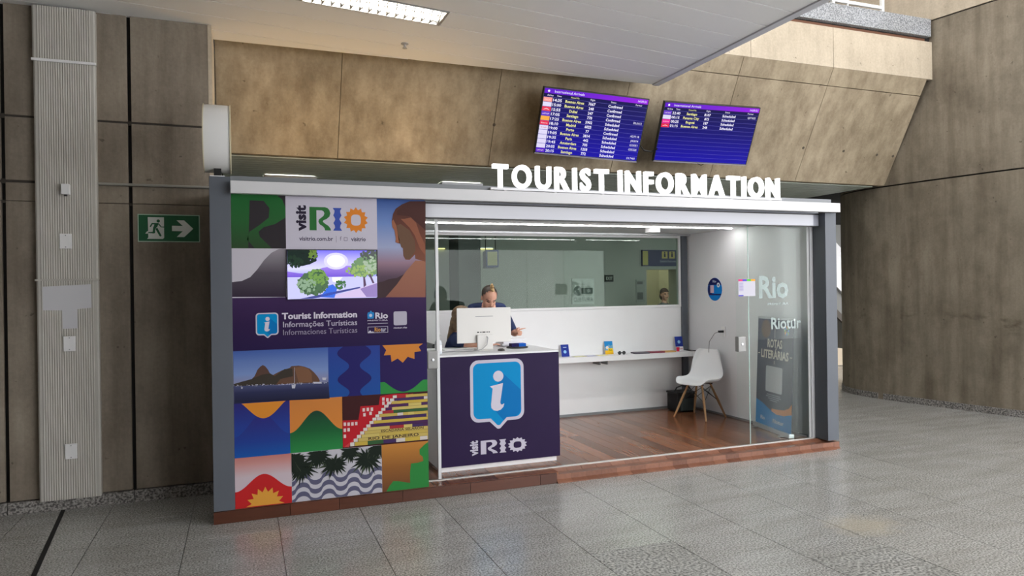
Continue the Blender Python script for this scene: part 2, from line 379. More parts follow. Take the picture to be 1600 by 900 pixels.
# louvred fluorescent luminaire in the third panel
lum = thing('ceiling_luminaire', (1.0, seam_y(.5, 1.0), CEIL), 'bright fluorescent ceiling luminaire with zigzag louvre above the booth', 'ceiling light')
def lpt(x, f, z): return Vector((x, seam_y(f, x), z))
a, b = lumx
mb = MB()
for f0, f1 in ((.02, .06), (.94, .98)): mb.prism([lpt(a+.01, f0, CEIL-.006), lpt(b-.01, f0, CEIL-.006), lpt(b-.01, f1, CEIL-.006), lpt(a+.01, f1, CEIL-.006)], (0, 0, .03))
for x0, x1 in ((a+.01, a+.025), (b-.025, b-.01)): mb.prism([lpt(x0, .06, CEIL-.006), lpt(x1, .06, CEIL-.006), lpt(x1, .94, CEIL-.006), lpt(x0, .94, CEIL-.006)], (0, 0, .03))
mb.build('frame', M_alu, lum)
MB().prism([lpt(a+.02, .05, CEIL+.024), lpt(b-.02, .05, CEIL+.024), lpt(b-.02, .95, CEIL+.024), lpt(a+.02, .95, CEIL+.024)], (0, 0, .005)).build('reflector', pmat('reflector', (240, 240, 235), .3), lum)
for f in (.3, .7): MB().tube([lpt(a+.05, f, CEIL+.012), lpt(b-.05, f, CEIL+.012)], .011, 10).build('tube_lamp', emat('tube_light', (255, 244, 226), 26), lum, True)
nz = 15
for i in range(nz):
    x0 = a+.03+(b-a-.06)*i/nz; x1 = a+.03+(b-a-.06)*(i+1)/nz; xm = (x0+x1)/2
    mb = MB()
    for xa, xb, fa, fb in ((x0, xm, .08, .92), (xm, x1, .92, .08)):
        p, q = lpt(xa, fa, 0), lpt(xb, fb, 0); t = (q-p).normalized().cross(Vector((0, 0, 1)))*.004
        mb.prism([p-t+Vector((0, 0, CEIL-.006)), p+t+Vector((0, 0, CEIL-.006)), q+t+Vector((0, 0, CEIL-.006)), q-t+Vector((0, 0, CEIL-.006))], (0, 0, .016))
    mb.build('louvre_blade', M_alu, lum)
# sprinkler
sp = thing('sprinkler', (1.41, 6.37, CEIL), 'small metal sprinkler head hanging from the ceiling behind the luminaire', 'sprinkler')
MB().lathe([(.035, 0), (.035, -.006), (.012, -.012), (.01, -.03)], (1.41, 6.37, CEIL-.001), 'Z', 16).build('rosette', M_alu, sp, True)
MB().lathe([(.022, -.042), (.022, -.046), (.006, -.048)], (1.41, 6.37, CEIL), 'Z', 16).tube([(1.40, 6.37, CEIL-.03), (1.395, 6.37, CEIL-.043)], .003).tube([(1.42, 6.37, CEIL-.03), (1.425, 6.37, CEIL-.043)], .003).build('deflector', M_alu, sp)

# inclined concrete beam, pale parapet, granite cap, gallery behind
BX0, BX1 = -.215, 8.62
yi = lambda z: 7.60-.70*(z-3.07)/1.33      # front of the incline at height z
wall_beam = struct(MB().prism([Vector((BX0, yi(3.07)+.08, 3.07)), Vector((BX0, 8.5, 3.07)), Vector((BX0, 8.5, 4.4)), Vector((BX0, 6.98, 4.4))], (BX1-BX0, 0, 0)).build('wall_beam', M_joint))
bj = [BX0, .95, 2.62, 4.18, 5.62, 7.0, BX1]
for i in range(len(bj)-1):
    a, b = bj[i]+.003, bj[i+1]-.003
    for z0, z1 in ((3.07, 4.195), (4.203, 4.40)):
        MB().prism([Vector((a, yi(z0), z0)), Vector((a, yi(z0)+.09, z0)), Vector((a, yi(z1)+.09, z1)), Vector((a, yi(z1), z1))], (b-a, 0, 0)).build('concrete_panel', M_beam, wall_beam)
for (u, v) in ((1255, 231), (1318, 236), (1370, 242), (1395, 244), (772, 195)):
    p = atY(u, v, 7.35); zz = p.z
    for _ in range(6): p = atY(u, v, yi(zz)-.001); zz = p.z
    n = Vector((0, -1.33, -.7)).normalized()
    MB().tube([p+n*.001, p+n*.004], .018, 12).build('tie_hole', pmat('tie_hole', (82, 74, 62), .8), wall_beam)
wall_parapet = struct(box('wall_parapet', 4.5, BX1+.1, 6.94, 7.25, 4.41, 5.1, M_joint))
pj = [4.5, 5.72, 7.0, BX1+.1]
for i in range(3): box('parapet_panel', pj[i]+.003, pj[i+1]-.003, 6.90, 6.95, 4.402, 4.905, M_pale, wall_parapet)
box('recess_board', 4.5, BX1, 6.93, 6.96, 4.91, 4.95, pmat('rust_board', (112, 74, 52), .7), wall_parapet)
struct(box('trim_3', 3.5, BX1+.05, 6.87, 7.35, 4.965, 5.20, M_granc, bevel=.006))
rail = thing('gallery_railing', (7.0, 7.05, 5.2), 'white metal railing standing on the granite gallery edge', 'railing')
M_rail = pmat('rail_white', (240, 240, 238), .4)
for x in (4.6, 5.45, 6.3, 7.15, 8.0): MB().box(x-.02, x+.02, 7.03, 7.07, 5.2, 6.2).build('post', M_rail, rail)
for x in (5.7, 6.55, 7.4): MB().box(x-.01, x+.01, 7.04, 7.06, 5.2, 6.15).build('bar', M_rail, rail)
for z in (5.33, 6.2): MB().box(4.6, 8.0, 7.035, 7.065, z-.02, z+.02).build('rail', M_rail, rail)
struct(box('wall_gallery', -3, 14, 9.4, 9.7, 3.6, 9, M_pale))
struct(box('ceiling_light_block', -3, 14, -6, 9.7, 9.0, 9.3, M_ceil))  # unseen roof added to keep out light from above
struct(box('wall_light_block', -9, 4.3, -6.3, -6, 0, 9, M_conc))  # unseen wall added to cut daylight coming from behind the camera
struct(box('wall_light_block_left', -9.3, -9, -6, 7, 0, 4.6, M_conc))  # unseen side wall added to shut out light from the left
struct(box('floor_gallery', -3, 12, 7.36, 9.4, 4.6, 5.15, M_granc))

# curved concrete tower on the right, three casts with grooves
TP = [(9.95, 3.0), (9.66, 3.8), (9.22, 5.0), (8.914, 5.95), (8.774, 6.62), (8.667, 7.24), (8.60, 7.74), (8.602, 8.08), (8.70, 8.40), (8.92, 8.70), (9.3, 8.95), (10.2, 9.2)]
def smooth_path(P, n):
    out = []
    for i in range(len(P)-1):
        p0, p1, p2, p3 = Vector(P[max(i-1, 0)]), Vector(P[i]), Vector(P[i+1]), Vector(P[min(i+2, len(P)-1)])
        for k in range(n):
            t = k/n; out.append(.5*((2*p1)+(p2-p0)*t+(2*p0-5*p1+4*p2-p3)*t*t+(3*p1-p0-3*p2+p3)*t**3))
    out.append(Vector(P[-1])); return out
TPS = smooth_path(TP, 5)
def ribbon(P, z0, z1, thick, off=0.0, d=0):
    mb = MB(); n = len(P); nr = []
    for i in range(n):
        t = (P[min(i+1, n-1)]-P[max(i-1, 0)]).normalized(); nr.append(Vector((t.y, -t.x)))   # away from the viewer side
    A = [P[i]-nr[i]*(-off) for i in range(n)]; Bk = [P[i]+nr[i]*thick for i in range(n)]
    b = 0
    for q in (A, Bk):
        for z in (z0, z1): mb.v += [Vector((p.x, p.y, z)) for p in q]
    for i in range(n-1):
        mb.f += [[i, i+1, n+i+1, n+i], [2*n+i+1, 2*n+i, 3*n+i, 3*n+i+1], [n+i, n+i+1, 3*n+i+1, 3*n+i], [i+1, i, 2*n+i, 2*n+i+1]]
    for e in (0, n-1): mb.f.append([e, n+e, 3*n+e, 2*n+e])
    return mb
wall_right = struct(ribbon(TPS, .0, 3.045, .4).build('wall_right', M_tower, None, True))
ribbon(TPS, 3.065, 5.19, .4).build('tower_cast', M_tower, wall_right, True)
ribbon(TPS, 5.21, 9, .4).build('tower_cast', M_pale, wall_right, True)
ribbon(TPS, 3.0, 5.4, .3, off=.03).build('groove_filler', M_joint, wall_right)
bp = [p for p in TPS if 4.2 < p.y and p.x < 9.6]
kk = len(bp)//2
struct(ribbon(bp[:kk+1], 0, .085, .02, off=-.015).build('baseboard_right', M_granb))
struct(ribbon(bp[kk+1:], 0, .085, .02, off=-.015).build('baseboard_right', M_granb))

# hall behind the booth: soffit of dark slats, rear wall, pillar
SOF = 3.07
ceiling_rear = struct(box('ceiling_rear', -3, 18, 8.51, 14.7, SOF+.02, SOF+.4, M_joint))
mb = MB()
y = 7.70
while y < 14: mb.box(-.2, 8.5, y, y+.115, SOF-.012, SOF+.018); y += .135
tag(mb.build('slat', M_soff, ceiling_rear), kind='stuff')
M_rearwall = pmat('rear_wall_paint', (172, 174, 170), .6, var=.05, scale=1.5)
wall_rear = struct(box('wall_rear', -3, 7.98, 13.0, 13.3, 0, SOF, M_rearwall))
struct(box('wall_rear_side', 8.72, 18, 13.0, 13.3, 0, SOF, M_rearwall))
struct(box('wall_rear_end', 17.7, 18, 6, 13.0, 0, SOF, M_rearwall))
struct(box('trim_4', 7.98, 8.72, 13.0, 13.3, 2.03, SOF, M_rearwall))
struct(box('wall_rear_room', 7.3, 9.6, 14.6, 14.7, 0, SOF, pmat('cream_wall', (232, 226, 208), .6)))
struct(box('wall_rear_partition', 9.3, 9.4, 13.3, 14.6, 0, SOF, pmat('cream_wall', (232, 226, 208), .6)))
struct(box('wall_rear_partition_near', 7.6, 7.7, 13.3, 14.6, 0, SOF, pmat('cream_wall', (232, 226, 208), .6)))
pil = struct(box('wall_pillar', 3.44, 3.84, 11.6, 12.2, 0, SOF, pmat('pillar_grey', (84, 88, 90), .6, var=.04), bevel=.01))
struct(box('wall_far_side', -3.2, -3, 7.1, 13.3, 0, SOF, M_rearwall))

def panel_lamp(name, x0, x1, y0, y1, z, s, label, rgb=(255, 250, 240)):
    t = thing(name, ((x0+x1)/2, (y0+y1)/2, z), label, 'ceiling light', 'ceiling lights of the rear hall')
    mb = MB()
    for a, b, c, d in ((x0, x1, y0, y0+.02), (x0, x1, y1-.02, y1), (x0, x0+.02, y0+.02, y1-.02), (x1-.02, x1, y0+.02, y1-.02)): mb.box(a, b, c, d, z-.05, z)
    mb.build('frame', M_alu, t)
    box('diffuser', x0+.02, x1-.02, y0+.02, y1-.02, z-.04, z-.03, emat('rear_panel_%d' % s, rgb, s), t)
    return t
panel_lamp('ceiling_light', .25, .85, 8.78, 9.05, SOF-.02, 9, 'slim lit ceiling light above the roof edge by the drum sign')
panel_lamp('ceiling_light', 2.40, 2.95, 8.78, 9.05, SOF-.02, 9, 'slim lit ceiling light above the roof edge left of the lit letters')
panel_lamp('ceiling_light', 5.9, 7.1, 10.6, 11.0, SOF-.02, 9, 'rear hall ceiling light in front of the blue restroom sign')
panel_lamp('ceiling_light', 3.0, 4.2, 9.9, 10.3, SOF-.02, 9, 'rear hall ceiling light in front of the grey pillar')
panel_lamp('ceiling_light', 8.1, 8.7, 13.8, 14.2, SOF-.02, 12, 'unseen warm ceiling light added to brighten the room behind the rear doorway', (255, 244, 220))  # lamp added to light the room behind the doorway

# ------------------------------------------------------------------ the booth
FZ = .09
kiosk = thing('information_booth', (2.7, 5.55, 0), 'tourist information booth with grey posts, white fascia and raised wooden floor', 'booth')
# posts
box('post', -.217, -.073, 5.565, 5.78, FZ, 2.522, M_grey, kiosk, .003)
box('post', 5.504, 5.646, 5.565, 5.735, FZ, 2.395, M_grey, kiosk, .003)
box('rear_post', 5.362, 5.442, 7.86, 7.93, FZ, 2.33, M_grey, kiosk, .002)
# roof
box('fascia', -.072, 5.640, 5.50, 5.522, 2.396, 2.486, pmat('fascia_paint', (206, 206, 208), .45), kiosk, .002)
box('fascia_soffit', -.072, 5.640, 5.522, 5.565, 2.398, 2.408, M_white, kiosk)
box('roof_flashing', -.072, 5.62, 5.60, 5.63, 2.408, 2.535, M_greydk, kiosk)
box('roof_slab', -.2, 5.646, 5.80, 8.02, 2.40, 2.50, M_greydk, kiosk)
box('header', -.07, 5.50, 5.645, 5.70, 2.268, 2.40, pmat('header_gloss', (150, 152, 162), .08, spec=.8), kiosk)
box('header_gap_strip', 1.38, 5.50, 5.650, 5.700, 2.260, 2.268, M_black, kiosk)  # black strips put in for the dark gap lines along the header
box('header_gap_strip', 1.38, 5.50, 5.640, 5.645, 2.378, 2.388, M_black, kiosk)
box('booth_ceiling', .42, 5.47, 5.70, 7.95, 2.345, 2.385, pmat('booth_ceiling_paint', (206, 208, 210), .5, var=.02), kiosk)
box('ceiling_reveal', .5, 5.46, 7.80, 7.86, 2.325, 2.345, M_alu, kiosk)
# walls
box('side_wall', 5.47, 5.62, 5.74, 7.95, FZ, 2.40, M_whitewall, kiosk)
for zz in ():
    pass
box('partition_wall', .40, .44, 5.80, 7.86, FZ, 2.345, M_whitewall, kiosk)
box('back_panel', .44, 5.362, 7.90, 7.95, FZ, 1.405, M_white, kiosk, .002)
box('back_skirting', .44, 5.36, 7.885, 7.90, FZ, FZ+.03, M_greydk, kiosk)
box('side_skirting', 5.455, 5.47, 5.80, 7.86, FZ, FZ+.02, M_greydk, kiosk)
wf = MB()
for a, b, c, d in ((.44, 5.362, 1.405, 1.432), (.44, 5.362, 2.30, 2.33), (5.335, 5.362, 1.432, 2.30), (.44, .467, 1.432, 2.30)): wf.box(a, b, 7.89, 7.95, c, d)
wf.build('window_frame', M_white, kiosk, bevel=.001)
for a, b in ((.467, 3.20), (3.203, 5.335)): box('window_pane', a, b, 7.915, 7.923, 1.432, 2.30, M_glassw, kiosk)
# led line and lamps
led = box('led_strip', 1.0, 5.38, 6.86, 6.885, 2.338, 2.3448, emat('led_white', (255, 252, 248), 42), kiosk)
lm = box('lamp_box', 4.32, 4.44, 6.93, 7.05, 2.29, 2.3448, M_white, kiosk, .004)
# raised floor
plat = box('platform', -.217, 5.66, 5.575, 7.97, 0, .068, M_woodr, kiosk)
x = -.217; ri = 0
for L_ in (.53, .36, .49, .56, .62, .30):
    x1 = min(x+L_, 2.50); box('riser_board', x, x1-.003, 5.553, 5.575, .002, .088, M_woodr, plat); x = x1
x = -.217
while x < 5.645:
    x1 = min(x+.137, 5.66); y0 = 5.575 if x < 2.49 else 5.72
    cuts = [y0, y0+random.uniform(.7, 1.5), 7.885]
    for i in range(2):
        if x1-x > .02: box('plank', x, x1-.0025, cuts[i], cuts[i+1]-.0025, .069, FZ, M_woodf, plat)
    x = x1
x = 2.50
while x < 5.64:
    x1 = min(x+.147, 5.66)
    yb = 5.535 if x < 5.45 else 5.56
    MB().prism([Vector((x, yb, .001)), Vector((x, 5.574, .001)), Vector((x, 5.574, .069)), Vector((x, 5.719, .069)), Vector((x, 5.719, FZ)), Vector((x, 5.70, FZ)), Vector((x, yb, .008))], (x1-x-.003, 0, 0)).build('ramp_plank', M_woodp, plat)
    x = x1
box('door_track', 1.0, 5.468, 5.722, 5.752, FZ, FZ+.006, pmat('track_alu', (206, 204, 200), .35, .3), kiosk)

# sliding glass doors
def glass_door(name, x0, x1, y, label, lockx=None, edge=None):
    t = thing(name, ((x0+x1)/2, y, FZ), label, 'glass door')
    box('pane', x0, x1, y-.005, y+.005, FZ+.012, 2.266, M_glass, t)
    if edge is not None: box('edge_profile', edge-.012, edge+.012, y-.013, y+.013, FZ+.012, 2.26, pmat('profile_white', (214, 216, 216), .35), t)
    if lockx is not None:
        lk = MB().box(lockx-.045, lockx+.045, y-.028, y+.028, 1.02, 1.17).build('lock_case', pmat('lock_grey', (140, 140, 138), .4, .2), t, bevel=.008)
        MB().lathe([(.012, 0), (.012, .005), (.006, .006)], (lockx, y-.028, 1.095), 'Y', 12).build('keyhole', M_alu, lk)
    return t
glass_door('sliding_glass_door', .55, 1.515, 5.737, 'clear sliding glass door pushed open behind the printed panel', 1.46, 1.512)
gd = glass_door('sliding_glass_door', 4.535, 5.42, 5.737, 'clear sliding glass door with grey lock, pushed open at the right', 4.58)
gd2 = thing('fixed_glass_pane', (5.08, 5.765, FZ), 'fixed clear glass pane with frosted lettering beside the right post', 'glass pane')
box('pane', 4.70, 5.468, 5.760, 5.770, FZ, 2.268, M_glass, gd2)
box('edge_profile', 5.44, 5.468, 5.752, 5.760, FZ, 2.268, pmat('profile_white', (214, 216, 216), .35), gd2)
box('edge_profile', 4.695, 4.705, 5.757, 5.760, FZ, 2.268, pmat('profile_green', (150, 170, 166), .3), gd2)
PV = Plane((0, 5.7595, 0))
M_vinyl = pmat('frosted_vinyl', (158, 167, 168), .7)
q = atY(1186, 465, 5.76); Print(PV).text('Rio', q.x, q.z, .21, .37, bold=.03).build('lettering', M_vinyl, gd2)
q = atY(1205, 514, 5.76); Print(PV).text('Riotur', q.x, q.z, .11, .38, bold=.02).build('lettering', M_vinyl, gd2)
q = atY(1207, 472, 5.76); Print(PV).text('PREFEITURA', q.x-.06, q.z-.03, .022, .26, bold=.02).build('lettering', M_vinyl, gd2)
# timetable notice stuck on the sliding pane
nt = thing('paper_notice', (4.62, 5.725, 1.5), 'white paper notice with a rainbow header stuck on the right glass door', 'notice')
PN = Plane((0, 5.731, 0))
p0, p1 = atY(1154, 463, 5.73), atY(1180, 436, 5.73)
box('sheet', p0.x, p1.x, 5.7312, 5.7318, p0.z, p1.z, pmat('notice_paper', (186, 184, 196), .6), nt)
for i, c in enumerate(((210, 60, 120), (90, 80, 190), (90, 190, 70), (230, 160, 60))):
    w = (p1.x-p0.x)/4; Print(PN).rect(p0.x+i*w, p0.x+(i+1)*w, p1.z-.02, p1.z).build('header_block', ink(*c), nt)
pr = Print(PN)
for i in range(8): pr.rect(p0.x+.01, p0.x+.06, p1.z-.04-i*.011, p1.z-.035-i*.011)
pr.build('text_lines', ink(150, 140, 190), nt)
Print(PN).rect(p0.x, p0.x+.06, p0.z, p0.z+.012).build('footer_block', ink(80, 70, 180), nt)

# ------------------------------------------------------------------ artwork shared by panel and counter
RPOLY = [(397,222),(610,222),(645,232),(668,255),(684,300),(670,345),(630,378),(585,398),(578,415),(600,435),(655,470),(680,500),(690,530),(607,530),(600,500),(575,475),(535,450),(517,415),(525,385),(560,360),(590,335),(600,305),(590,278),(565,265),(492,265),(492,530),(397,530)]
IPOLY = [(720,228),(836,228),(836,238),(820,265),(822,292),(838,328),(820,355),(808,378),(820,402),(838,430),(820,462),(816,492),(840,525),(840,532),(722,532),(722,525),(745,492),(742,462),(722,430),(742,402),(750,378),(740,355),(722,328),(738,295),(742,265),(722,240)]
def rio_logo(pl, x0, x1, z0, z1, parent, mats, txt, layer=2):
    fx = lambda X: x0+(X-205)/(1212-205)*(x1-x0); fz = lambda Y: z0+(552-Y)/(552-205)*(z1-z0)
    Print(pl, layer).poly([(fx(a), fz(b)) for a, b in RPOLY]).build('logo_letter', mats[0], parent)
    Print(pl, layer).poly([(fx(a), fz(b)) for a, b in IPOLY]).build('logo_letter', mats[1], parent)
    A, Bq = [], []
    n = 56
    for k in range(n):
        w = 2*math.pi*k/n; tooth = (k % 4)
        r = (174, 152, 138, 152)[tooth]
        A.append((fx(1040+r*math.sin(w)), fz(385-r*math.cos(w))))
        sq = 1/(abs(math.sin(w))**3+abs(math.cos(w))**3)**(1/3); Bq.append((fx(1040+70*sq*math.sin(w)), fz(385-74*sq*math.cos(w))))
    Print(pl, layer).quads(A, Bq).build('logo_gear', mats[2], parent)
    Print(pl, layer).text('visit', fx(343), fz(543), (x1-x0)*.128, (z1-z0)*.98, bold=.045, rot=math.pi/2).build('logo_lettering', txt, parent)
def rrect(x0, x1, z0, z1, r, tail=None, n=6):
    P = []
    for cx, cz, a in ((x1-r, z1-r, 0), (x0+r, z1-r, 90), (x0+r, z0+r, 180)):
        for k in range(n+1): w = math.radians(a+90*k/n); P.append((cx+r*math.cos(w), cz+r*math.sin(w)))
    if tail:
        cx, tw, td = tail; P += [(cx-tw, z0), (cx-tw*.18, z0-td*.95), (cx, z0-td), (cx+tw*.18, z0-td*.95), (cx+tw, z0)]
    for k in range(n+1): w = math.radians(270+90*k/n); P.append((x1-r+r*math.cos(w), z0+r+r*math.sin(w)))
    return P
def info_icon(pl, x0, x1, z0, z1, parent, layer=2, sh=True):
    """speech-bubble with a slanted i; z0 is the tip of the tail"""
    w = x1-x0; h = z1-z0; fx = lambda X: x0+(X-165)/437*w; fz = lambda Y: z0+(580-Y)/515*h
    zb = fz(522)
    Print(pl, layer).poly(rrect(x0, x1, zb, z1, w*.15, (fx(390), w*.165, zb-z0))).build('bubble_border', ink(196, 192, 208), parent)
    b = w*.055
    Print(pl, layer+1).poly(rrect(x0+b, x1-b, zb+b, z1-b, w*.11, (fx(390), w*.145, (zb-z0)*.95))).build('bubble', ink(4, 138, 198), parent)
    Print(pl, layer+2).poly([(fx(a), fz(c)) for a, c in ((420,160),(577,302),(577,440),(560,478),(530,495),(455,500),(432,522),(360,440),(340,400))]).build('icon_shadow', ink(6, 112, 180), parent)
    p = Print(pl, layer+3).poly([(fx(a), fz(c)) for a, c in ((323,262),(430,243),(405,385),(410,400),(422,402),(438,394),(430,420),(408,440),(378,447),(350,440),(332,422),(330,395),(345,280))])
    p.disc(fx(392), fz(190), 42/437*w); p.build('letter_i', ink(206, 202, 216), parent)

# ------------------------------------------------------------------ printed front panel
PY = 5.572
gp = thing('printed_panel', (.65, PY, .1), 'tall printed wall panel with a mosaic of colourful travel picture tiles', 'panel')
bd = box('board', -.072, 1.378, PY, 5.632, .092, 2.396, pmat('board_edge', (60, 52, 70), .5), gp)
PP = Plane((0, PY, 0))
def PX(u, v): p = atY(u, v, PY); return (p.x, p.z)
def tile(name, x0, x1, z0, z1, mat): return Print(PP, 1).rect(x0, x1, z0, z1).build(name, mat, gp)
def art(parent, name, pts, mat, layer=2, px=True): return Print(PP, layer).poly([PX(*p) for p in pts] if px else pts).build(name, mat, parent)
def sine_hill(x0, x1, zb, base, amp, n=28, ph=0.0, per=1.0):
    return [(x0, zb)] + [(x0+(x1-x0)*k/n, base+amp*.5*(1-math.cos(2*math.pi*(per*k/n+ph)))) for k in range(n+1)] + [(x1, zb)]
XA, XB, XC, XD = -.071, .309, .992, 1.3775
R = [.093, .463, .862, 1.247, 1.636, 2.0, 2.395]
# green letter tile
t = tile('green_letter_tile', XA, XB, R[5], R[6], ink(52, 48, 52))
art(t, 'letter_shape', [(361,303),(430,303),(441,312),(446,325),(446,340),(430,350),(412,355),(404,362),(406,370),(425,388),(398,388),(386,374),(390,362),(405,352),(420,340),(421,325),(412,314),(390,313),(388,388),(361,388)], gmat('green_fade', [(0, (50, 74, 48)), (.5, (44, 96, 52)), (1, (36, 100, 50))]))
# white logo tile
t = tile('logo_tile', XB, XC, R[5]-.004, R[6], ink(196, 192, 206))
x0, z0 = PX(461, 361.5); x1, z1 = PX(575, 322.5)
rio_logo(PP, .378, .922, 2.128, 2.328, t, (ink(50, 110, 58), ink(62, 84, 168), ink(216, 130, 50)), ink(44, 38, 56))
pr = Print(PP, 2); pr.text('visitrio.com.br', .404, 2.062, .03, .25, bold=.02); pr.text('visitrio', .79, 2.062, .03, .112, bold=.02); pr.rect(.676, .678, 2.05, 2.10); pr.build('web_lettering', ink(70, 62, 84), t)
pr = Print(PP, 2); pr.text('f', .705, 2.064, .032); pr.quads([(.735, 2.062), (.762, 2.062), (.762, 2.09), (.735, 2.09)], [(.739, 2.066), (.758, 2.066), (.758, 2.086), (.739, 2.086)]); pr.build('social_icons', ink(120, 112, 132), t)
# statue tile: plain stone figure against an evening sky
t = tile('statue_tile', XC, XD, R[4], R[6], gmat('dusk_sky', [(0, (58, 44, 56)), (.2, (92, 74, 90)), (.34, (150, 122, 138)), (.5, (156, 164, 196)), (.75, (110, 136, 190)), (1, (58, 86, 148))]))
z6 = lambda P: [(580+a/5, 300+b/5) for a, b in P]
art(t, 'dark_hill', z6([(52,830),(52,708),(90,700),(140,680),(200,672),(260,640),(200,760),(120,812),(116,822)]), ink(70, 54, 58))
art(t, 'stone_shoulder', z6([(112,822),(200,722),(270,622),(345,535),(424,540),(424,822)]), gmat('stone_s', [(0, (142, 94, 80)), (1, (156, 108, 88))]), 3)
art(t, 'stone_head', z6([(170,172),(190,132),(240,97),(300,72),(424,72),(424,545),(345,522),(342,488),(300,530),(268,528),(252,500),(248,440),(234,430),(228,404),(206,400),(188,392),(192,368),(182,300),(165,275),(160,230)]), gmat('stone_h', [(0, (124, 78, 62)), (.5, (104, 64, 52)), (1, (72, 46, 44))]), 4)
art(t, 'stone_cheek', z6([(200,260),(230,250),(300,300),(340,380),(345,460),(300,524),(270,522),(255,495),(252,440),(236,425),(215,380),(205,320)]), ink(106, 80, 64), 5)
art(t, 'stone_lock', z6([(310,200),(350,240),(380,330),(420,410),(424,500),(380,440),(340,340),(300,280),(230,210),(260,210)]), ink(140, 88, 68), 5)
art(t, 'stone_brow_light', z6([(160,230),(172,215),(196,262),(205,320),(222,382),(214,398),(188,392),(192,368),(182,300),(165,275)]), ink(152, 98, 74), 5)
art(t, 'stone_shade', z6([(250,110),(310,76),(424,76),(424,300),(380,260),(300,190),(200,180),(200,150)]), ink(76, 48, 45), 6)
# pale curve tile
t = tile('pale_curve_tile', XA, XB, R[4], R[5], ink(194, 190, 200))
art(t, 'dark_slope', [(447,388),(436,389),(424,395),(413,406),(402,421),(391,433),(378,439),(361,441),(361,464),(447,464)], gmat('slope_fade', [(0, (52, 42, 58)), (.5, (84, 78, 88)), (1, (150, 144, 152))]))
tile('purple_filler', XB, XC, R[4], R[5]-.38, ink(62, 46, 78))
# navy information band
t = tile('information_band', XA, XD, R[3], R[4], gmat('band_navy', [(0, (40, 28, 68)), (.5, (48, 31, 70)), (1, (62, 42, 82))]))
info_icon(PP, .087, .247, 1.335, 1.522, t, 2)
pr = Print(PP, 2); pr.text('Tourist Information', .272, 1.472, .044, .555, bold=.035); pr.build('heading_lettering', ink(206, 200, 214), t)
pr = Print(PP, 2); pr.text('Informações Turísticas', .279, 1.411, .040, .548, bold=.012); pr.build('second_lettering', ink(178, 172, 190), t)
pr = Print(PP, 2); pr.text('Informaciones Turísticas', .279, 1.352, .040, .548, bold=.0); pr.build('third_lettering', ink(150, 142, 164), t)
pr = Print(PP, 2); pr.text('Rio', .968, 1.457, .044, .10, bold=.03); pr.text('PREFEITURA', .908, 1.437, .009, .158, bold=.01); pr.rect(.908, 1.066, 1.416, 1.419); pr.build('city_lettering', ink(206, 200, 214), t)
art(t, 'city_crest', [(.908,1.457),(.955,1.457),(.960,1.490),(.955,1.508),(.944,1.505),(.938,1.518),(.930,1.518),(.924,1.505),(.912,1.508),(.906,1.490)], ink(40, 130, 196), 2, False)
Print(PP, 3).disc(.932, 1.482, .012).build('crest_shield', ink(180, 196, 216), t)
pr = Print(PP, 2); pr.quads([(.908, 1.344), (1.066, 1.344), (1.066, 1.393), (.908, 1.393)], [(.911, 1.347), (1.063, 1.347), (1.063, 1.390), (.911, 1.390)]); pr.poly([(.912, 1.348), (.958, 1.348), (.948, 1.357), (.938, 1.353), (.926, 1.366), (.912, 1.352)]); pr.build('plate_outline', ink(196, 192, 208), t)
Print(PP, 2).text('Rio', .962, 1.354, .032, .046, bold=.02).build('orange_lettering', ink(206, 150, 70), t)
Print(PP, 2).text('tur', 1.010, 1.354, .032, .042, bold=.02).build('pale_lettering', ink(190, 190, 206), t)
Print(PP, 2).poly(rrect(1.112, 1.218, 1.398, 1.508, .014)).build('code_plaque', ink(176, 172, 186), t)
pr = Print(PP, 2); pr.text('riotur.rio', 1.112, 1.372, .014, .106, bold=.02);  pr.build('plaque_lettering', ink(196, 192, 206), t)
DK = .94  # darkens the lower tiles' inks, painting in the weaker light down there
def inkd(r, g, b): return ink(int(r*DK), int(g*DK), int(b*DK))
def gmatd(n, st): return gmat(n, [(p, tuple(int(v*DK) for v in c)) for p, c in st])
# harbour photograph tile
HX = .604
t = tile('harbour_photo_tile', XA, HX, R[2], R[3], gmatd('harbour_sky', [(0, (40, 44, 74)), (.4, (140, 144, 180)), (.55, (126, 150, 204)), (1, (72, 100, 172))]))
z7 = lambda P: [(360+a/9, 530+b/9) for a, b in P]
art(t, 'water', z7([(45,660),(300,640),(700,650),(1380,600),(1395,835),(60,895)]), gmatd('water_p', [(0, (36, 36, 58)), (.6, (50, 54, 88)), (1, (84, 90, 128))]))
art(t, 'far_rock', z7([(300,560),(340,520),(380,430),(420,385),(455,362),(490,380),(530,430),(560,490),(600,500),(700,640),(300,640)]), inkd(94, 70, 62), 2)
art(t, 'near_rock', z7([(590,510),(640,480),(720,440),(830,405),(860,378),(960,370),(1040,385),(1120,415),(1180,470),(1230,530),(1256,580),(1250,612),(580,640)]), inkd(104, 76, 62), 3)
art(t, 'rock_face', z7([(900,400),(1010,385),(1100,420),(1140,480),(1150,600),(960,610),(930,500)]), inkd(128, 92, 70), 4)
art(t, 'green_slope', z7([(45,632),(150,600),(300,560),(440,500),(560,480),(620,520),(760,420),(870,410),(880,520),(700,560),(640,640),(60,660)]), inkd(66, 60, 54), 5)
pr = Print(PP, 6); rr = random.Random(3)
for k in range(60):
    a = rr.uniform(60, 1360); b = 650-(a-60)*.035+rr.uniform(-10, 12); w = rr.uniform(6, 22); pr.poly([PX(*q) for q in z7([(a, b), (a+w, b), (a+w*.8, b+7), (a, b+8)])])
for a, b, w, h in ((150,672,24,26),(860,640,58,50),(1160,600,130,24),(1290,540,60,34)): pr.poly([PX(*q) for q in z7([(a, b), (a+w, b), (a+w*.8, b+h), (a+.1*w, b+h)])])
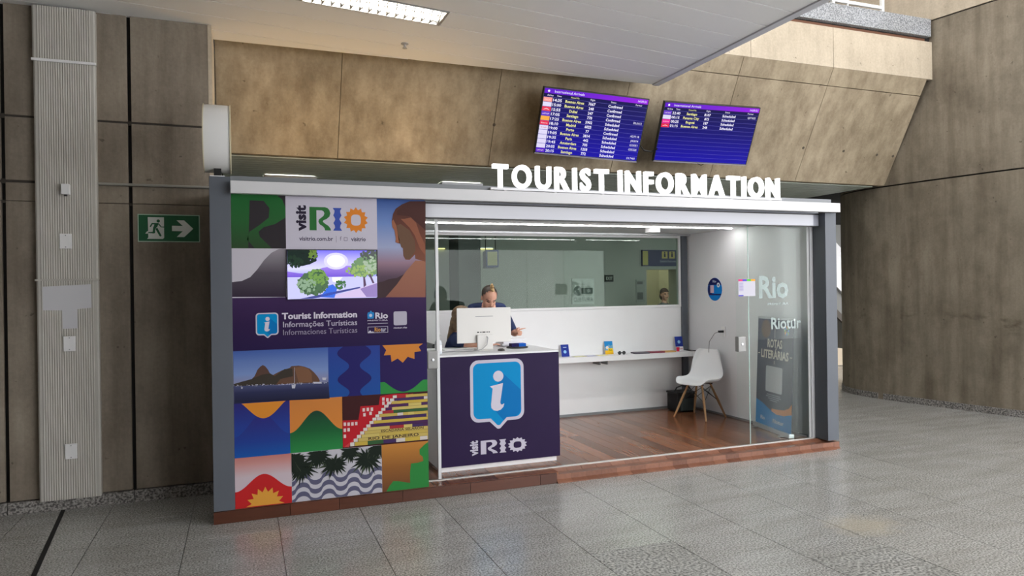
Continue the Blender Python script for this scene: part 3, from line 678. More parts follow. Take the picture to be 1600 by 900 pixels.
pr.poly([PX(*q) for q in z7([(898, 395), (902, 395), (906, 640), (900, 640)])]); pr.build('boats', inkd(200, 200, 214), t)
# blue baluster tile
t = tile('blue_baluster_tile', HX, 1.0, R[2], R[3], gmatd('blue_p', [(0, (36, 82, 158)), (1, (48, 70, 150))]))
cx = .802; P = []
for k in range(25):
    z = R[2]+(R[3]-R[2])*k/24; P.append((.085+.045*math.cos(2*math.pi*(k/24*1.9+.35)), z))
art(t, 'baluster', [(cx-w, z) for w, z in P] + [(cx+w, z) for w, z in P[::-1]], inkd(42, 38, 104), 2, False)
# orange star over green tile
t = tile('orange_star_tile', 1.0, XD, R[2], R[3], inkd(46, 34, 88))
art(t, 'orange_star', [(1.02,1.245),(1.05,1.205),(1.03,1.165),(1.085,1.165),(1.09,1.11),(1.14,1.135),(1.18,1.10),(1.22,1.145),(1.275,1.125),(1.275,1.18),(1.33,1.185),(1.31,1.22),(1.345,1.245)], inkd(214, 136, 60), 2, False)
art(t, 'green_wave', [(1.0, R[2])] + [(1.0+.3775*k/24, .955-.085*math.sin(math.pi*min(1, max(0, k/24*1.25-.12)))) for k in range(25)] + [(XD, R[2])], inkd(54, 142, 70), 2, False)
# blue waves with orange sun tile
t = tile('blue_wave_tile', XA, .318, R[1], R[2], gmatd('bw', [(0, (28, 86, 168)), (.55, (44, 66, 150)), (1, (48, 44, 118))]))
art(t, 'orange_bowl', [(-.045, .86)] + [(-.02+.31*k/20, .86-.118*math.sin(math.pi*k/20)**1.2) for k in range(21)] + [(.30, .86)], inkd(222, 142, 52), 3, False)
art(t, 'dark_hill', sine_hill(XA, .318, R[1], .615, .16), gmatd('bw2', [(0, (30, 90, 172)), (.35, (40, 66, 150)), (1, (52, 46, 124))]), 2, False)
# orange with green hill tile
t = tile('green_hill_tile', .318, .704, R[1], R[2], gmatd('oh', [(0, (226, 140, 62)), (1, (206, 130, 64))]))
art(t, 'green_hill', sine_hill(.318, .704, R[1], .615, .155), gmatd('gh', [(0, (48, 140, 74)), (.5, (36, 100, 58)), (1, (34, 66, 52))]), 2, False)
# steps photograph tile
t = tile('painted_steps_tile', .704, XD, R[1], R[2], inkd(66, 34, 36))
s8 = lambda P: [(520+a/4.737, 600+b/4.737) for a, b in P]
art(t, 'red_house', s8([(72,270),(190,265),(205,165),(340,155),(350,90),(420,78),(470,72),(560,70),(100,465),(76,470)]), inkd(190, 36, 46), 2)
art(t, 'red_rail', s8([(80,470),(560,75),(598,70),(130,445),(120,468)]), inkd(206, 74, 76), 4)
pr = Print(PP, 3); rr = random.Random(5)
for (a, b) in [(80,285),(108,285),(136,283),(164,280),(80,330),(108,326),(80,375),(220,180),(250,176),(280,174),(225,215),(270,205),(365,100),(365,130),(395,105),(400,140),(430,115),(455,118)]: pr.poly([PX(*q) for q in s8([(a, b), (a+18, b-1), (a+18, b+24), (a, b+25)])])
pr.build('windows', inkd(226, 208, 206), t)
rows = 15
cols = [(206, 178, 78), (72, 52, 96), (200, 176, 90), (58, 96, 60), (210, 190, 110), (80, 46, 90)]
bank = {}
for i in range(rows):
    z0 = R[1]+.012+(i/rows)**.92*(.372); z1 = R[1]+.012+((i+1)/rows)**.92*(.372)
    lx = .79+.36*((i+.2)/rows)**.95
    x = lx
    while x < XD-.001:
        w = rr.uniform(.03, .14); x1 = min(XD-.001, x+w); c = cols[i % 6] if rr.random() < .72 else rr.choice(cols+[(214, 206, 200), (170, 52, 60)])
        if i in (1, 3): c = (204, 180, 100)
        bank.setdefault(c, Print(PP, 5)).rect(x, x1, z0, z1-.0015); x = x1
    bank.setdefault((222, 216, 210), Print(PP, 5)).rect(lx-.035, lx-.004, z0, z1-.002)
for c, p in bank.items(): p.build('step_tiles', inkd(*c), t)
zr = lambda i: R[1]+.012+(i/rows)**.92*.372
pr = Print(PP, 6); pr.text('RIO DE JANEIRO', .90, zr(1)+.005, .022, .40, bold=.02); pr.text('ESCADARIA SELARÓN', 1.0, zr(3)+.004, .018, .34, bold=.02); pr.build('step_lettering', inkd(70, 52, 40), t)
# red wave with sun tile
t = tile('red_sun_tile', XA, .325, R[0], R[1], gmatd('rs', [(0, (206, 196, 204)), (.6, (206, 190, 198)), (.85, (206, 150, 146)), (1, (196, 126, 120))]))
art(t, 'red_wave', sine_hill(XA, .325, R[0], .215, .115), inkd(196, 42, 44), 2, False)
A = []
for k in range(17):
    w = math.pi*k/16; r_ = .135 if k % 2 == 0 else .098; A.append((.137-r_*math.cos(w), R[0]+.005+r_*math.sin(w)))
art(t, 'yellow_sun', A, inkd(226, 162, 66), 3, False)
# promenade photograph tile
t = tile('promenade_photo_tile', .325, 1.003, R[0], R[1], inkd(198, 196, 206))
for rw in range(3):
    zc_ = .118+rw*.068; th = .036; n = 60; A, Bq = [], []
    pr = Print(PP, 2); up, dn = [], []
    for k in range(n+1):
        x = .326+.676*k/n; ph = 2*math.pi*(x*5.3+rw*.0+.1); s_ = math.sin(ph); z = zc_+.030*(abs(s_)**.55)*(1 if s_ > 0 else -1)
        up.append((x, z+th*.55)); dn.append((x, max(R[0]+.001, z-th*.45)))
    for k in range(n): pr.poly([dn[k], dn[k+1], up[k+1], up[k]])
    pr.build('wave_band', inkd(96, 96, 122), t)
rr = random.Random(11)
for c, nleaf in (((34, 42, 36), 26), ((66, 78, 60), 16)):
    pr = Print(PP, 4 if c[0] == 40 else 5)
    for (px_, pz_, rad) in ((.40, .34, .14), (.64, .35, .13), (.89, .36, .15), (.52, .42, .11), (.76, .43, .10), (.345, .41, .12), (.97, .43, .10)):
        for k in range(nleaf):
            w = 2*math.pi*(k+rr.random()*.8)/nleaf; L_ = rad*rr.uniform(.55, 1); dx, dz = math.cos(w), math.sin(w)*.85
            e = (px_+dx*L_, pz_+dz*L_-.015); m = (px_+dx*L_*.5, pz_+dz*L_*.5)
            cl = lambda q: (min(1.002, max(.326, q[0])), min(R[1]-.001, max(R[0], q[1])))
            pr.poly([cl(q) for q in ((px_, pz_), (m[0]-dz*.012, m[1]+dx*.012), e, (m[0]+dz*.010, m[1]-dx*.010))])
    pr.build('palm_leaves', inkd(*c), t)
# brown and green tile
t = tile('brown_star_tile', 1.003, XD, R[0], R[1], gmatd('bs', [(0, (112, 72, 48)), (.5, (150, 98, 50)), (1, (196, 132, 62))]))
art(t, 'green_edge', [(1.035, R[0]),(1.06,.135),(1.09,.17),(1.13,.165),(1.19,.15),(1.225,.14),(1.225,.225),(1.235,.295),(1.29,.295),(1.335,.305),(1.33,.34),(1.305,.36),(1.305,.40),(1.34,.43),(XD,.455),(XD, R[0])], inkd(52, 136, 66), 2, False)

# advertising screen let into the panel
tv = thing('panel_screen', (.65, 5.57, 1.617), 'lit display showing a sunny lakeside path, set in the printed panel', 'screen')
SX0, SX1, SZ0, SZ1 = .311, .991, 1.616, 1.994
box('bezel', SX0, SX1, 5.560, 5.5705, SZ0, SZ1, M_black, tv)
PS = Plane((0, 5.560, 0))
sc_ = Print(PS, 1).rect(SX0+.004, SX1-.012, SZ0+.004, SZ1-.006).build('screen', gmat('scr_bg', [(0, (190, 190, 250)), (.45, (150, 150, 246)), (.62, (214, 214, 255)), (.75, (196, 190, 255)), (1, (120, 112, 240))], 1.0), tv)
k6 = lambda P: [(SX0+(a-68)/1285*(SX1-SX0), SZ1-(b-85)/705*(SZ1-SZ0)) for a, b in P]
E_ = lambda n, c, s=.9: emat('scr_'+n, c, s)
def sart(nm, P, m, layer): return Print(PS, layer).poly(k6(P)).build(nm, m, sc_)
sart('far_hills', [(75,395),(230,420),(350,430),(560,345),(700,320),(830,318),(940,315),(1020,330),(1020,480),(75,475)], gmat('scr_hill', [(0, (120, 90, 220)), (1, (170, 140, 240))], .9), 2)
sart('lake', [(75,475),(700,475),(1340,470),(1340,660),(900,700),(240,775),(75,785)], E_('lake', (206, 206, 250)), 3)
for r_, c, s in ((150, (220, 216, 255), .95), (110, (240, 238, 255), 1.1), (78, (255, 255, 240), 1.3)):
    sart('sun_glow', [(750+r_*1.15*math.cos(2*math.pi*k/24), 250+r_*.8*math.sin(2*math.pi*k/24)) for k in range(24)], E_('glow%d' % r_, c, s), 4+(150-r_)*.01)
sart('lake_glint', [(690,480),(840,480),(800,520),(760,560),(700,540)], E_('glint', (255, 250, 244), 1.2), 5)
sart('path', [(600,775),(760,730),(1080,640),(1340,560),(1340,775)], E_('path', (216, 196, 236)), 5)
sart('path_shade', [(1090,650),(1340,570),(1340,775),(1180,770)], E_('pshade', (150, 128, 190)), 6)
sart('kerb', [(240,780),(640,700),(1090,620),(1090,640),(640,740),(420,780)], E_('kerb', (70, 76, 150)), 6)
sart('blue_flare', [(520,760),(640,600),(700,580),(760,640),(720,775)], E_('flare', (60, 110, 230)), 6)
rr = random.Random(21)
def leaves(nm, ctr, rx, rz, n, c, layer, s=.8, lim=None):
    pr = Print(PS, layer)
    for k in range(n):
        w = rr.uniform(0, 2*math.pi); q = math.sqrt(rr.random()); a = ctr[0]+rx*q*math.cos(w); b = ctr[1]+rz*q*math.sin(w); r_ = rr.uniform(14, 34)
        P = [(min(1335, max(76, a+r_*rr.uniform(.5, 1)*math.cos(2*math.pi*j/6))), min(775, max(96, b+r_*rr.uniform(.5, 1)*math.sin(2*math.pi*j/6)))) for j in range(6)]
        pr.poly(k6(P))
    pr.build(nm, E_(nm+'%d%d%d' % c, c, s), sc_)
for nm_, c_, P in (('tree_base', (62, 96, 66), [(230,560),(280,480),(380,400),(480,360),(570,380),(620,480),(630,600),(560,690),(420,720),(300,690),(230,640)]), ('tree_base', (18, 34, 30), [(76,96),(480,96),(440,160),(380,200),(360,300),(280,320),(150,310),(90,240),(76,200)]), ('tree_base', (118, 150, 112), [(1000,300),(1080,200),(1200,150),(1335,130),(1335,440),(1200,440),(1080,470),(960,440),(940,380)])):
    sart(nm_, P, E_('base%d' % c_[0], c_, .8), 6.5)
leaves('dark_leaves', (270, 180), 220, 120, 190, (20, 40, 34), 7); leaves('dark_leaves', (170, 260), 120, 80, 40, (30, 56, 40), 8)
leaves('mid_leaves', (430, 150), 80, 60, 22, (110, 140, 60), 8)
leaves('tree_leaves', (420, 570), 210, 160, 230, (84, 118, 84), 7); leaves('tree_leaves', (480, 480), 150, 110, 70, (124, 166, 84), 8); leaves('tree_leaves', (340, 600), 130, 110, 50, (150, 180, 150), 9)
leaves('right_leaves', (1170, 340), 190, 140, 230, (120, 156, 110), 7); leaves('right_leaves', (1100, 390), 200, 90, 60, (160, 190, 110), 8); leaves('right_leaves', (1230, 160), 130, 70, 50, (84, 92, 90), 8); leaves('right_leaves', (1240, 300), 90, 120, 40, (176, 196, 170), 9)
leaves('bush_leaves', (810, 590), 70, 60, 30, (70, 120, 70), 7)
for P in ([(1215,440),(1245,440),(1300,570),(1270,572)], [(1135,480),(1160,480),(1180,600),(1140,630)]): sart('trunk', P, E_('trunk', (90, 64, 96)), 9)

# ------------------------------------------------------------------ counter
CYF = 5.94
cn = thing('reception_counter', (2.12, 6.3, FZ), 'navy fronted reception counter with white top and big blue information symbol', 'counter')
box('body', 1.56, 2.70, 5.952, 6.70, FZ+.045, 1.075, M_white, cn)
box('front_panel', 1.551, 2.706, CYF, 5.952, FZ+.045, 1.088, M_navy, cn)
box('kick_base', 1.59, 2.68, 5.965, 6.66, FZ, FZ+.045, M_white, cn)
box('worktop', 1.548, 2.709, 5.952, 6.75, 1.076, 1.103, M_white, cn, .002)
fp = [c for c in cn.children if c.name.startswith('front_panel')][0]
PC = Plane((0, CYF, 0))
q0, q1 = atY(733, 562, CYF), atY(821, 667, CYF); info_icon(PC, q0.x+.005, q1.x-.01, q1.z+.005, q0.z-.01, fp, 1)
q0, q1 = atY(732, 716, CYF), atY(825, 680, CYF); rio_logo(PC, q0.x+.01, q1.x-.01, q0.z+.012, q1.z-.005, fp, (ink(196, 192, 208),)*3, ink(196, 192, 208), 1)

# ------------------------------------------------------------------ people
def skin_mesh(verts, edges, radii, sub=2, root=0):
    me = bpy.data.meshes.new('sk'); me.from_pydata([tuple(v) for v in verts], edges, []); ob = bpy.data.objects.new('sk', me); COL.objects.link(ob)
    md = ob.modifiers.new('s', 'SKIN'); md.use_smooth_shade = True
    for i, r_ in enumerate(radii):
        sv = me.skin_vertices[0].data[i]; sv.radius = (r_, r_) if not isinstance(r_, tuple) else r_; sv.use_root = (i == root)
    ms = ob.modifiers.new('d', 'SUBSURF'); ms.levels = sub; ms.render_levels = sub
    dg = bpy.context.evaluated_depsgraph_get(); out = bpy.data.meshes.new_from_object(ob.evaluated_get(dg))
    bpy.data.objects.remove(ob); bpy.data.meshes.remove(me); return out
def ell(bm, c, r, M=None, n=16):
    g = bmesh.ops.create_uvsphere(bm, u_segments=n, v_segments=n, radius=1.0)
    T = Matrix.Translation(c) @ (M.to_4x4() if M else Matrix()) @ Matrix.Diagonal((*r, 1)); bmesh.ops.transform(bm, matrix=T, verts=g['verts']); return g['verts']
def head_into(bm, c, Rm, s=1.0):
    """head looking along -Y of Rm"""
    Rm4 = Rm.to_4x4(); T = Matrix.Translation(c) @ Rm4 @ Matrix.Scale(s, 4)
    def e(p, r): ell(bm, T @ Vector(p), tuple(x*s for x in r), Rm)
    e((0, .012, .03), (.076, .096, .088))     # skull
    e((0, -.018, -.035), (.062, .070, .078))  # face
    e((0, -.040, -.088), (.036, .040, .030))  # chin
    e((0, -.088, -.022), (.012, .016, .026))  # nose
    e((0, -.098, -.036), (.014, .012, .010))
    e((0, -.078, .014), (.048, .014, .010))   # brow
    e((0, -.078, -.062), (.024, .012, .008))  # lips
    for sx in (-1, 1):
        e((sx*.077, .012, -.012), (.010, .020, .032)); e((sx*.040, -.060, -.030), (.020, .016, .016))
    e((0, .025, -.09), (.048, .052, .07))     # nape
def person(name, label, loc, J, segs, head_c, head_R, cols, hair_fn=None, hs=1.0, vox=.0075, fingers=()):
    """J: joint -> (pos, radius); segs: (a, b, tag); cols: tag -> material"""
    t = thing(name, loc, label, 'person')
    names = list(J); idx = {k: i for i, k in enumerate(names)}
    V = [Vector(J[k][0]) for k in names]; Rr = [J[k][1] for k in names]
    me = skin_mesh(V, [(idx[a], idx[b]) for a, b, _ in segs], Rr)
    bm = bmesh.new(); bm.from_mesh(me); bpy.data.meshes.remove(me)
    head_into(bm, Vector(head_c), head_R, hs)
    for path, r_ in fingers:
        fm = MB().tube([Vector(p) for p in path], [r_*1.05]*(len(path)-1)+[r_*.75], 8).mesh(); bm.from_mesh(fm); bpy.data.meshes.remove(fm)
    me = bpy.data.meshes.new('body'); bm.to_mesh(me); bm.free()
    ob = bpy.data.objects.new('tmp', me); COL.objects.link(ob)
    rm = ob.modifiers.new('r', 'REMESH'); rm.mode = 'VOXEL'; rm.voxel_size = vox
    sm = ob.modifiers.new('s', 'SMOOTH'); sm.factor = .5; sm.iterations = 4
    dg = bpy.context.evaluated_depsgraph_get(); out = bpy.data.meshes.new_from_object(ob.evaluated_get(dg))
    bpy.data.objects.remove(ob); bpy.data.meshes.remove(me)
    out.materials.clear(); tags = list(cols)
    for k in tags: out.materials.append(cols[k])
    S = [(Vector(J[a][0]), Vector(J[b][0]), tg, J[a][1], J[b][1]) for a, b, tg in segs]
    hc = Vector(head_c); Ri = head_R.inverted()
    mi = []
    for p in out.polygons:
        c = p.center; best = 1e9; bt = tags[0]
        for a, b, tg, ra, rb in S:
            d = b-a; tt = max(0, min(1, (c-a).dot(d)/max(d.length_squared, 1e-9)))
            ra_ = ra[0] if isinstance(ra, tuple) else ra; rb_ = rb[0] if isinstance(rb, tuple) else rb
            dist = (c-(a+d*tt)).length - (ra_*(1-tt)+rb_*tt)
            if dist < best: best, bt = dist, tg
        lc = (Ri @ (c-hc))/hs
        if (lc-Vector((0, -.01, -.02))).length < .135 and lc.z > -.115: bt = 'skin'
        if bt == 'skin' and 'dark' in cols:
            for sx in (-1, 1):
                if ((lc.x-sx*.033)/.014)**2+((lc.z+.006)/.006)**2 < 1 and lc.y < -.04: bt = 'dark'
                if ((lc.x-sx*.034)/.020)**2+((lc.z-.018)/.005)**2 < 1 and lc.y < -.04: bt = 'dark'
            if abs(lc.x) < .024 and abs(lc.z+.062) < .004 and lc.y < -.05: bt = 'dark'
        mi.append(tags.index(bt))
    out.polygons.foreach_set('material_index', mi); out.polygons.foreach_set('use_smooth', [True]*len(mi))
    link('body', out, None, t)
    if hair_fn: hair_fn(t)
    return t
def hair_cap(t, c, Rm, s, mat, front=.03, extra=(), zmin=-.02, bare=False):
    bm = bmesh.new(); T = Matrix.Translation(c) @ Rm.to_4x4() @ Matrix.Scale(s, 4)
    vs_ = ell(bm, Vector((0, .014, .034)), (.081, .101, .092), None, 24)
    bmesh.ops.delete(bm, geom=[f for f in bm.faces if (lambda q: (q.y < -.02 and q.z < front+(-.02-q.y)*.25) or q.z < zmin or (bare and q.y < -.005-.45*(q.z-.09)-.6*abs(q.x)))(f.calc_center_median())], context='FACES')
    for p, r_ in extra: ell(bm, Vector(p), r_, None, 12)
    bmesh.ops.transform(bm, matrix=T, verts=bm.verts); me = bpy.data.meshes.new('hair'); bm.to_mesh(me); bm.free()
    me.polygons.foreach_set('use_smooth', [True]*len(me.polygons)); link('hair', me, mat, t)
M_shirt = pmat('navy_shirt', (24, 40, 82), .8, var=.12, scale=14, bump=.3)
M_trous = pmat('dark_trousers', (34, 36, 44), .8); M_shoe = pmat('black_shoe', (20, 20, 22), .5)
M_eyed = pmat('brow_dark', (66, 46, 40), .7); M_hairm = pmat('hair_brown_streak', (54, 44, 36), .6, var=.3, scale=40)
M_hairw = pmat('hair_light_brown', (112, 88, 62), .55, var=.3, scale=30); M_bun = pmat('hair_blond_tie', (184, 152, 104), .6, var=.15, scale=40)

# man bending over the counter, face down, top knot
hc = Vector((2.385, 6.945, 1.585)); hR = Matrix.Rotation(math.radians(34), 3, 'X')
hand = Vector((2.655, 6.905, 1.215))
J = {'pelvis': ((2.44, 7.47, 1.02), .135), 'belly': ((2.44, 7.39, 1.17), .130), 'chest': ((2.43, 7.24, 1.33), .135), 'collar': ((2.425, 7.13, 1.44), .095), 'neck': ((2.41, 7.05, 1.49), .058), 'neck2': ((2.40, 6.99, 1.53), .055),
     'shl': ((2.59, 7.15, 1.455), .075), 'ell': ((2.70, 7.06, 1.20), .048), 'wrl': ((2.67, 6.95, 1.20), .029), 'hal': ((2.655, 6.90, 1.22), .030),
     'shr': ((2.265, 7.15, 1.455), .075), 'elr': ((2.17, 6.98, 1.20), .048), 'wrr': ((2.25, 6.83, 1.15), .029), 'har': ((2.28, 6.765, 1.137), .030),
     'hpl': ((2.53, 7.49, .97), .095), 'knl': ((2.54, 7.46, .56), .062), 'anl': ((2.54, 7.52, .17), .042), 'tol': ((2.55, 7.36, .125), .034),
     'hpr': ((2.35, 7.49, .97), .095), 'knr': ((2.34, 7.46, .56), .062), 'anr': ((2.34, 7.52, .17), .042), 'tor': ((2.33, 7.36, .125), .034)}
SG = [('pelvis', 'belly', 'shirt'), ('belly', 'chest', 'shirt'), ('chest', 'collar', 'shirt'), ('collar', 'neck', 'skin'), ('neck', 'neck2', 'skin'), ('collar', 'shl', 'shirt'), ('shl', 'ell', 'shirt'), ('ell', 'wrl', 'skin'), ('wrl', 'hal', 'skin'),
      ('collar', 'shr', 'shirt'), ('shr', 'elr', 'shirt'), ('elr', 'wrr', 'skin'), ('wrr', 'har', 'skin'), ('pelvis', 'hpl', 'trousers'), ('hpl', 'knl', 'trousers'), ('knl', 'anl', 'trousers'), ('anl', 'tol', 'shoe'), ('pelvis', 'hpr', 'trousers'), ('hpr', 'knr', 'trousers'), ('knr', 'anr', 'trousers'), ('anr', 'tor', 'shoe')]
CO = {'shirt': M_shirt, 'skin': M_skin, 'trousers': M_trous, 'shoe': M_shoe, 'dark': M_eyed}
H = Vector((2.655, 6.90, 1.22))
fing = [([H+Vector((.01, -.01, .02)), H+Vector((.045, -.02, .03)), H+Vector((.078, -.03, .036)), H+Vector((.105, -.036, .042))], .0085)]
for k, (dz, L_) in enumerate(((.005, .040), (-.012, .037), (-.027, .030))):
    fing.append(([H+Vector((.012, -.012, dz)), H+Vector((.018+L_, -.026, dz)), H+Vector((.012+L_, -.046, dz-.004)), H+Vector((.0, -.042, dz-.004))], .0085))
fing.append(([H+Vector((-.01, -.015, .02)), H+Vector((.008, -.036, .042)), H+Vector((.034, -.046, .048))], .0095))
H2 = Vector((2.28, 6.765, 1.135))
for k in range(4): fing.append(([H2+Vector((-.024+.017*k, -.01, 0)), H2+Vector((-.022+.018*k, -.048, .002)), H2+Vector((-.020+.018*k, -.078+.004*abs(k-1), -.012))], .0085))
fing.append(([H2+Vector((.028, .0, 0)), H2+Vector((.05, -.026, -.004)), H2+Vector((.058, -.05, -.012))], .0095))
def man_hair(t):
    hair_cap(t, hc, hR, 1.0, M_hairm, .055, zmin=0.0, bare=True)
    bm = bmesh.new(); T = Matrix.Translation(hc) @ hR.to_4x4()
    ell(bm, Vector((0, -.012, .142)), (.020, .022, .026), None, 14); ell(bm, Vector((.004, -.03, .118)), (.022, .035, .016), None, 14); ell(bm, Vector((-.006, -.018, .166)), (.012, .014, .016), None, 10)
    bmesh.ops.transform(bm, matrix=T, verts=bm.verts); me = bpy.data.meshes.new('k'); bm.to_mesh(me); bm.free(); me.polygons.foreach_set('use_smooth', [True]*len(me.polygons)); link('hair_knot', me, M_bun, t)
person('person', 'man in navy shirt with a blond top knot bending over the counter behind the monitor', (2.44, 7.47, FZ), J, SG, hc, hR, CO, man_hair, 1.0, .0075, fing)

# woman seated side-on behind the monitor, long hair
wc = Vector((2.045, 6.80, 1.385)); wR = Matrix.Rotation(math.radians(72), 3, 'Z') @ Matrix.Rotation(math.radians(14), 3, 'X')
J = {'pelvis': ((1.95, 6.86, .70), .14), 'belly': ((1.955, 6.855, .86), .115), 'chest': ((1.97, 6.845, 1.04), .115), 'collar': ((1.985, 6.835, 1.17), .085), 'neck': ((2.00, 6.825, 1.25), .048), 'neck2': ((2.015, 6.82, 1.30), .047),
     'shn': ((1.965, 6.69, 1.165), .058), 'eln': ((1.995, 6.60, 1.145), .040), 'wrn': ((2.215, 6.545, 1.130), .025), 'han': ((2.28, 6.53, 1.130), .026),
     'shf': ((1.985, 6.985, 1.165), .058), 'elf': ((2.06, 6.99, .95), .040), 'wrf': ((2.25, 6.86, 1.0), .025), 'haf': ((2.30, 6.82, 1.03), .026),
     'hpn': ((1.99, 6.76, .69), .085), 'knn': ((2.36, 6.84, .66), .06), 'ann': ((2.34, 6.86, .24), .04), 'ton': ((2.46, 6.86, .20), .03),
     'hpf': ((1.99, 6.96, .69), .085), 'knf': ((2.36, 6.96, .66), .06), 'anf': ((2.34, 6.98, .24), .04), 'tof': ((2.46, 6.98, .20), .03)}
SG = [('pelvis', 'belly', 'shirt'), ('belly', 'chest', 'shirt'), ('chest', 'collar', 'shirt'), ('collar', 'neck', 'skin'), ('neck', 'neck2', 'skin'), ('collar', 'shn', 'shirt'), ('shn', 'eln', 'shirt'), ('eln', 'wrn', 'skin'), ('wrn', 'han', 'skin'),
      ('collar', 'shf', 'shirt'), ('shf', 'elf', 'shirt'), ('elf', 'wrf', 'skin'), ('wrf', 'haf', 'skin'), ('pelvis', 'hpn', 'trousers'), ('hpn', 'knn', 'trousers'), ('knn', 'ann', 'trousers'), ('ann', 'ton', 'shoe'), ('pelvis', 'hpf', 'trousers'), ('hpf', 'knf', 'trousers'), ('knf', 'anf', 'trousers'), ('anf', 'tof', 'shoe')]
fing = []
for Hh, d in ((Vector((2.28, 6.53, 1.130)), Vector((1, -.25, 0)).normalized()), (Vector((2.30, 6.82, 1.03)), Vector((.8, -.5, .3)).normalized())):
    sd = d.cross(Vector((0, 0, 1))).normalized()
    for k in range(4): fing.append(([Hh+sd*(-.022+.015*k), Hh+d*.04+sd*(-.022+.016*k)+Vector((0, 0, .006)), Hh+d*(.072-.005*abs(k-1))+sd*(-.022+.016*k)+Vector((0, 0, -.010))], .0078))
    fing.append(([Hh-sd*.022, Hh-sd*.042+d*.025, Hh-sd*.046+d*.05], .0085))
def woman_hair(t):
    hair_cap(t, wc, wR, 1.0, M_hairw, .05, [((0, .066, -.05), (.066, .044, .09)), ((0, .076, -.13), (.058, .030, .09)), ((.012, .082, -.20), (.030, .022, .075)), ((-.022, .080, -.19), (.026, .020, .07)), ((.058, .035, -.055), (.020, .04, .085)), ((-.058, .035, -.055), (.020, .04, .085))], -.05)
person('person', 'woman in navy shirt with long brown hair seated behind the monitor', (1.95, 6.86, FZ), J, SG, wc, wR, CO, woman_hair, .95, .0075, fing)

# office chair under the woman
oc = thing('office_chair', (1.93, 6.9, FZ), 'black office chair behind the counter, its back edge left of the monitor', 'office chair')
box('seat', 1.74, 2.20, 6.77, 7.20, .52, .555, M_black, oc, .012)
box('backrest', 1.735, 1.765, 6.79, 7.18, .66, 1.14, M_black, oc, .012)
MB().tube([(1.95, 6.97, .30), (1.95, 6.97, .52)], .028, 10).build('gas_lift', M_greydk, oc, True)
MB().tube([(1.78, 6.97, .53), (1.75, 6.97, .70)], .018, 8).build('back_bar', M_black, oc)
for k in range(5):
    w = 2*math.pi*k/5+.3; c = Vector((1.95+.27*math.cos(w), 6.97+.27*math.sin(w), FZ+.028)); MB().tube([(1.95, 6.97, .31), c+Vector((0, 0, .06))], [.022, .014], 8).build('base_arm', M_black, oc)
    MB().tube([c+Vector((-.012, 0, 0)), c+Vector((.012, 0, 0))], .027, 12).tube([c, c+Vector((0, 0, .06))], .008, 6).build('caster', M_black, oc)

# monitor
mo = thing('computer_monitor', (2.10, 6.28, 1.103), 'white desktop monitor seen from behind on the counter', 'monitor')
M_mon = pmat('monitor_white', (222, 220, 216), .35)
TM = Matrix.Translation((2.10, 6.27, 0)) @ Matrix.Rotation(math.radians(-2), 4, 'Z')
sh_ = MB().box(-.262, .262, 0, .012, 1.175, 1.50, TM).build('shell', M_mon, mo, bevel=.005)
MB().box(-.258, .258, .012, .016, 1.18, 1.495, TM).build('screen', M_black, mo)
MB().box(-.085, .085, -.0022, 0, 1.418, 1.422, TM).build('vent_slot', M_greydk, sh_)
ports = MB()
for a, w in ((-.07, .02), (-.04, .012), (-.02, .03), (.02, .012), (.04, .012)): ports.box(a, a+w, -.0018, 0, 1.268, 1.278, TM)
ports.build('ports', M_black, sh_)
st = MB().box(-.075, .075, -.03, -.006, 1.113, 1.25, TM).build('stand_neck', M_mon, mo, bevel=.004)
MB().box(-.075, .075, -.06, .10, 1.1035, 1.113, TM).build('stand_foot', M_mon, mo, bevel=.003)
tag(MB().tube(smooth3 := [TM @ Vector(p) for p in ((.01, -.008, 1.25), (.02, -.045, 1.22), (.005, -.06, 1.16), (-.05, -.075, 1.118), (-.14, -.085, 1.109), (-.30, -.05, 1.109), (-.45, -.06, 1.109))], .0042, 8).build('power_cable', pmat('cable_grey', (150, 150, 152), .5), None, True), 'grey cable drooping from the monitor across the counter top', 'cable')
kb = thing('keyboard', (1.98, 6.45, 1.103), 'slim white keyboard on the counter behind the monitor', 'keyboard')
box('case', 1.75, 2.10, 6.40, 6.51, 1.1035, 1.111, M_plate, kb, .002)
for i in range(14):
    for j in range(4): box('key', 1.757+i*.0243, 1.777+i*.0243, 6.407+j*.0255, 6.428+j*.0255, 1.111, 1.1135, M_plate, kb)
# sanitiser bottle
sb = thing('sanitiser_bottle', (1.617, 6.12, 1.103), 'clear pump bottle of hand gel at the left counter end', 'bottle')
MB().lathe([(.030, 0), (.032, .006), (.032, .10), (.026, .118), (.012, .126), (.012, .138)], (1.617, 6.12, 1.1035), 'Z', 20).build('body', pmat('gel_plastic', (206, 212, 218), .25), sb, True)
MB().lathe([(.014, .138), (.014, .152), (.005, .153), (.005, .175)], (1.617, 6.12, 1.1035), 'Z', 14).tube([(1.617, 6.12, 1.277), (1.645, 6.11, 1.276)], .006).build('pump', M_plate, sb, True)
MB().lathe([(.0326, .025), (.0326, .08)], (1.617, 6.12, 1.1035), 'Z', 20).build('label', pmat('gel_label', (226, 228, 232), .5), sb)
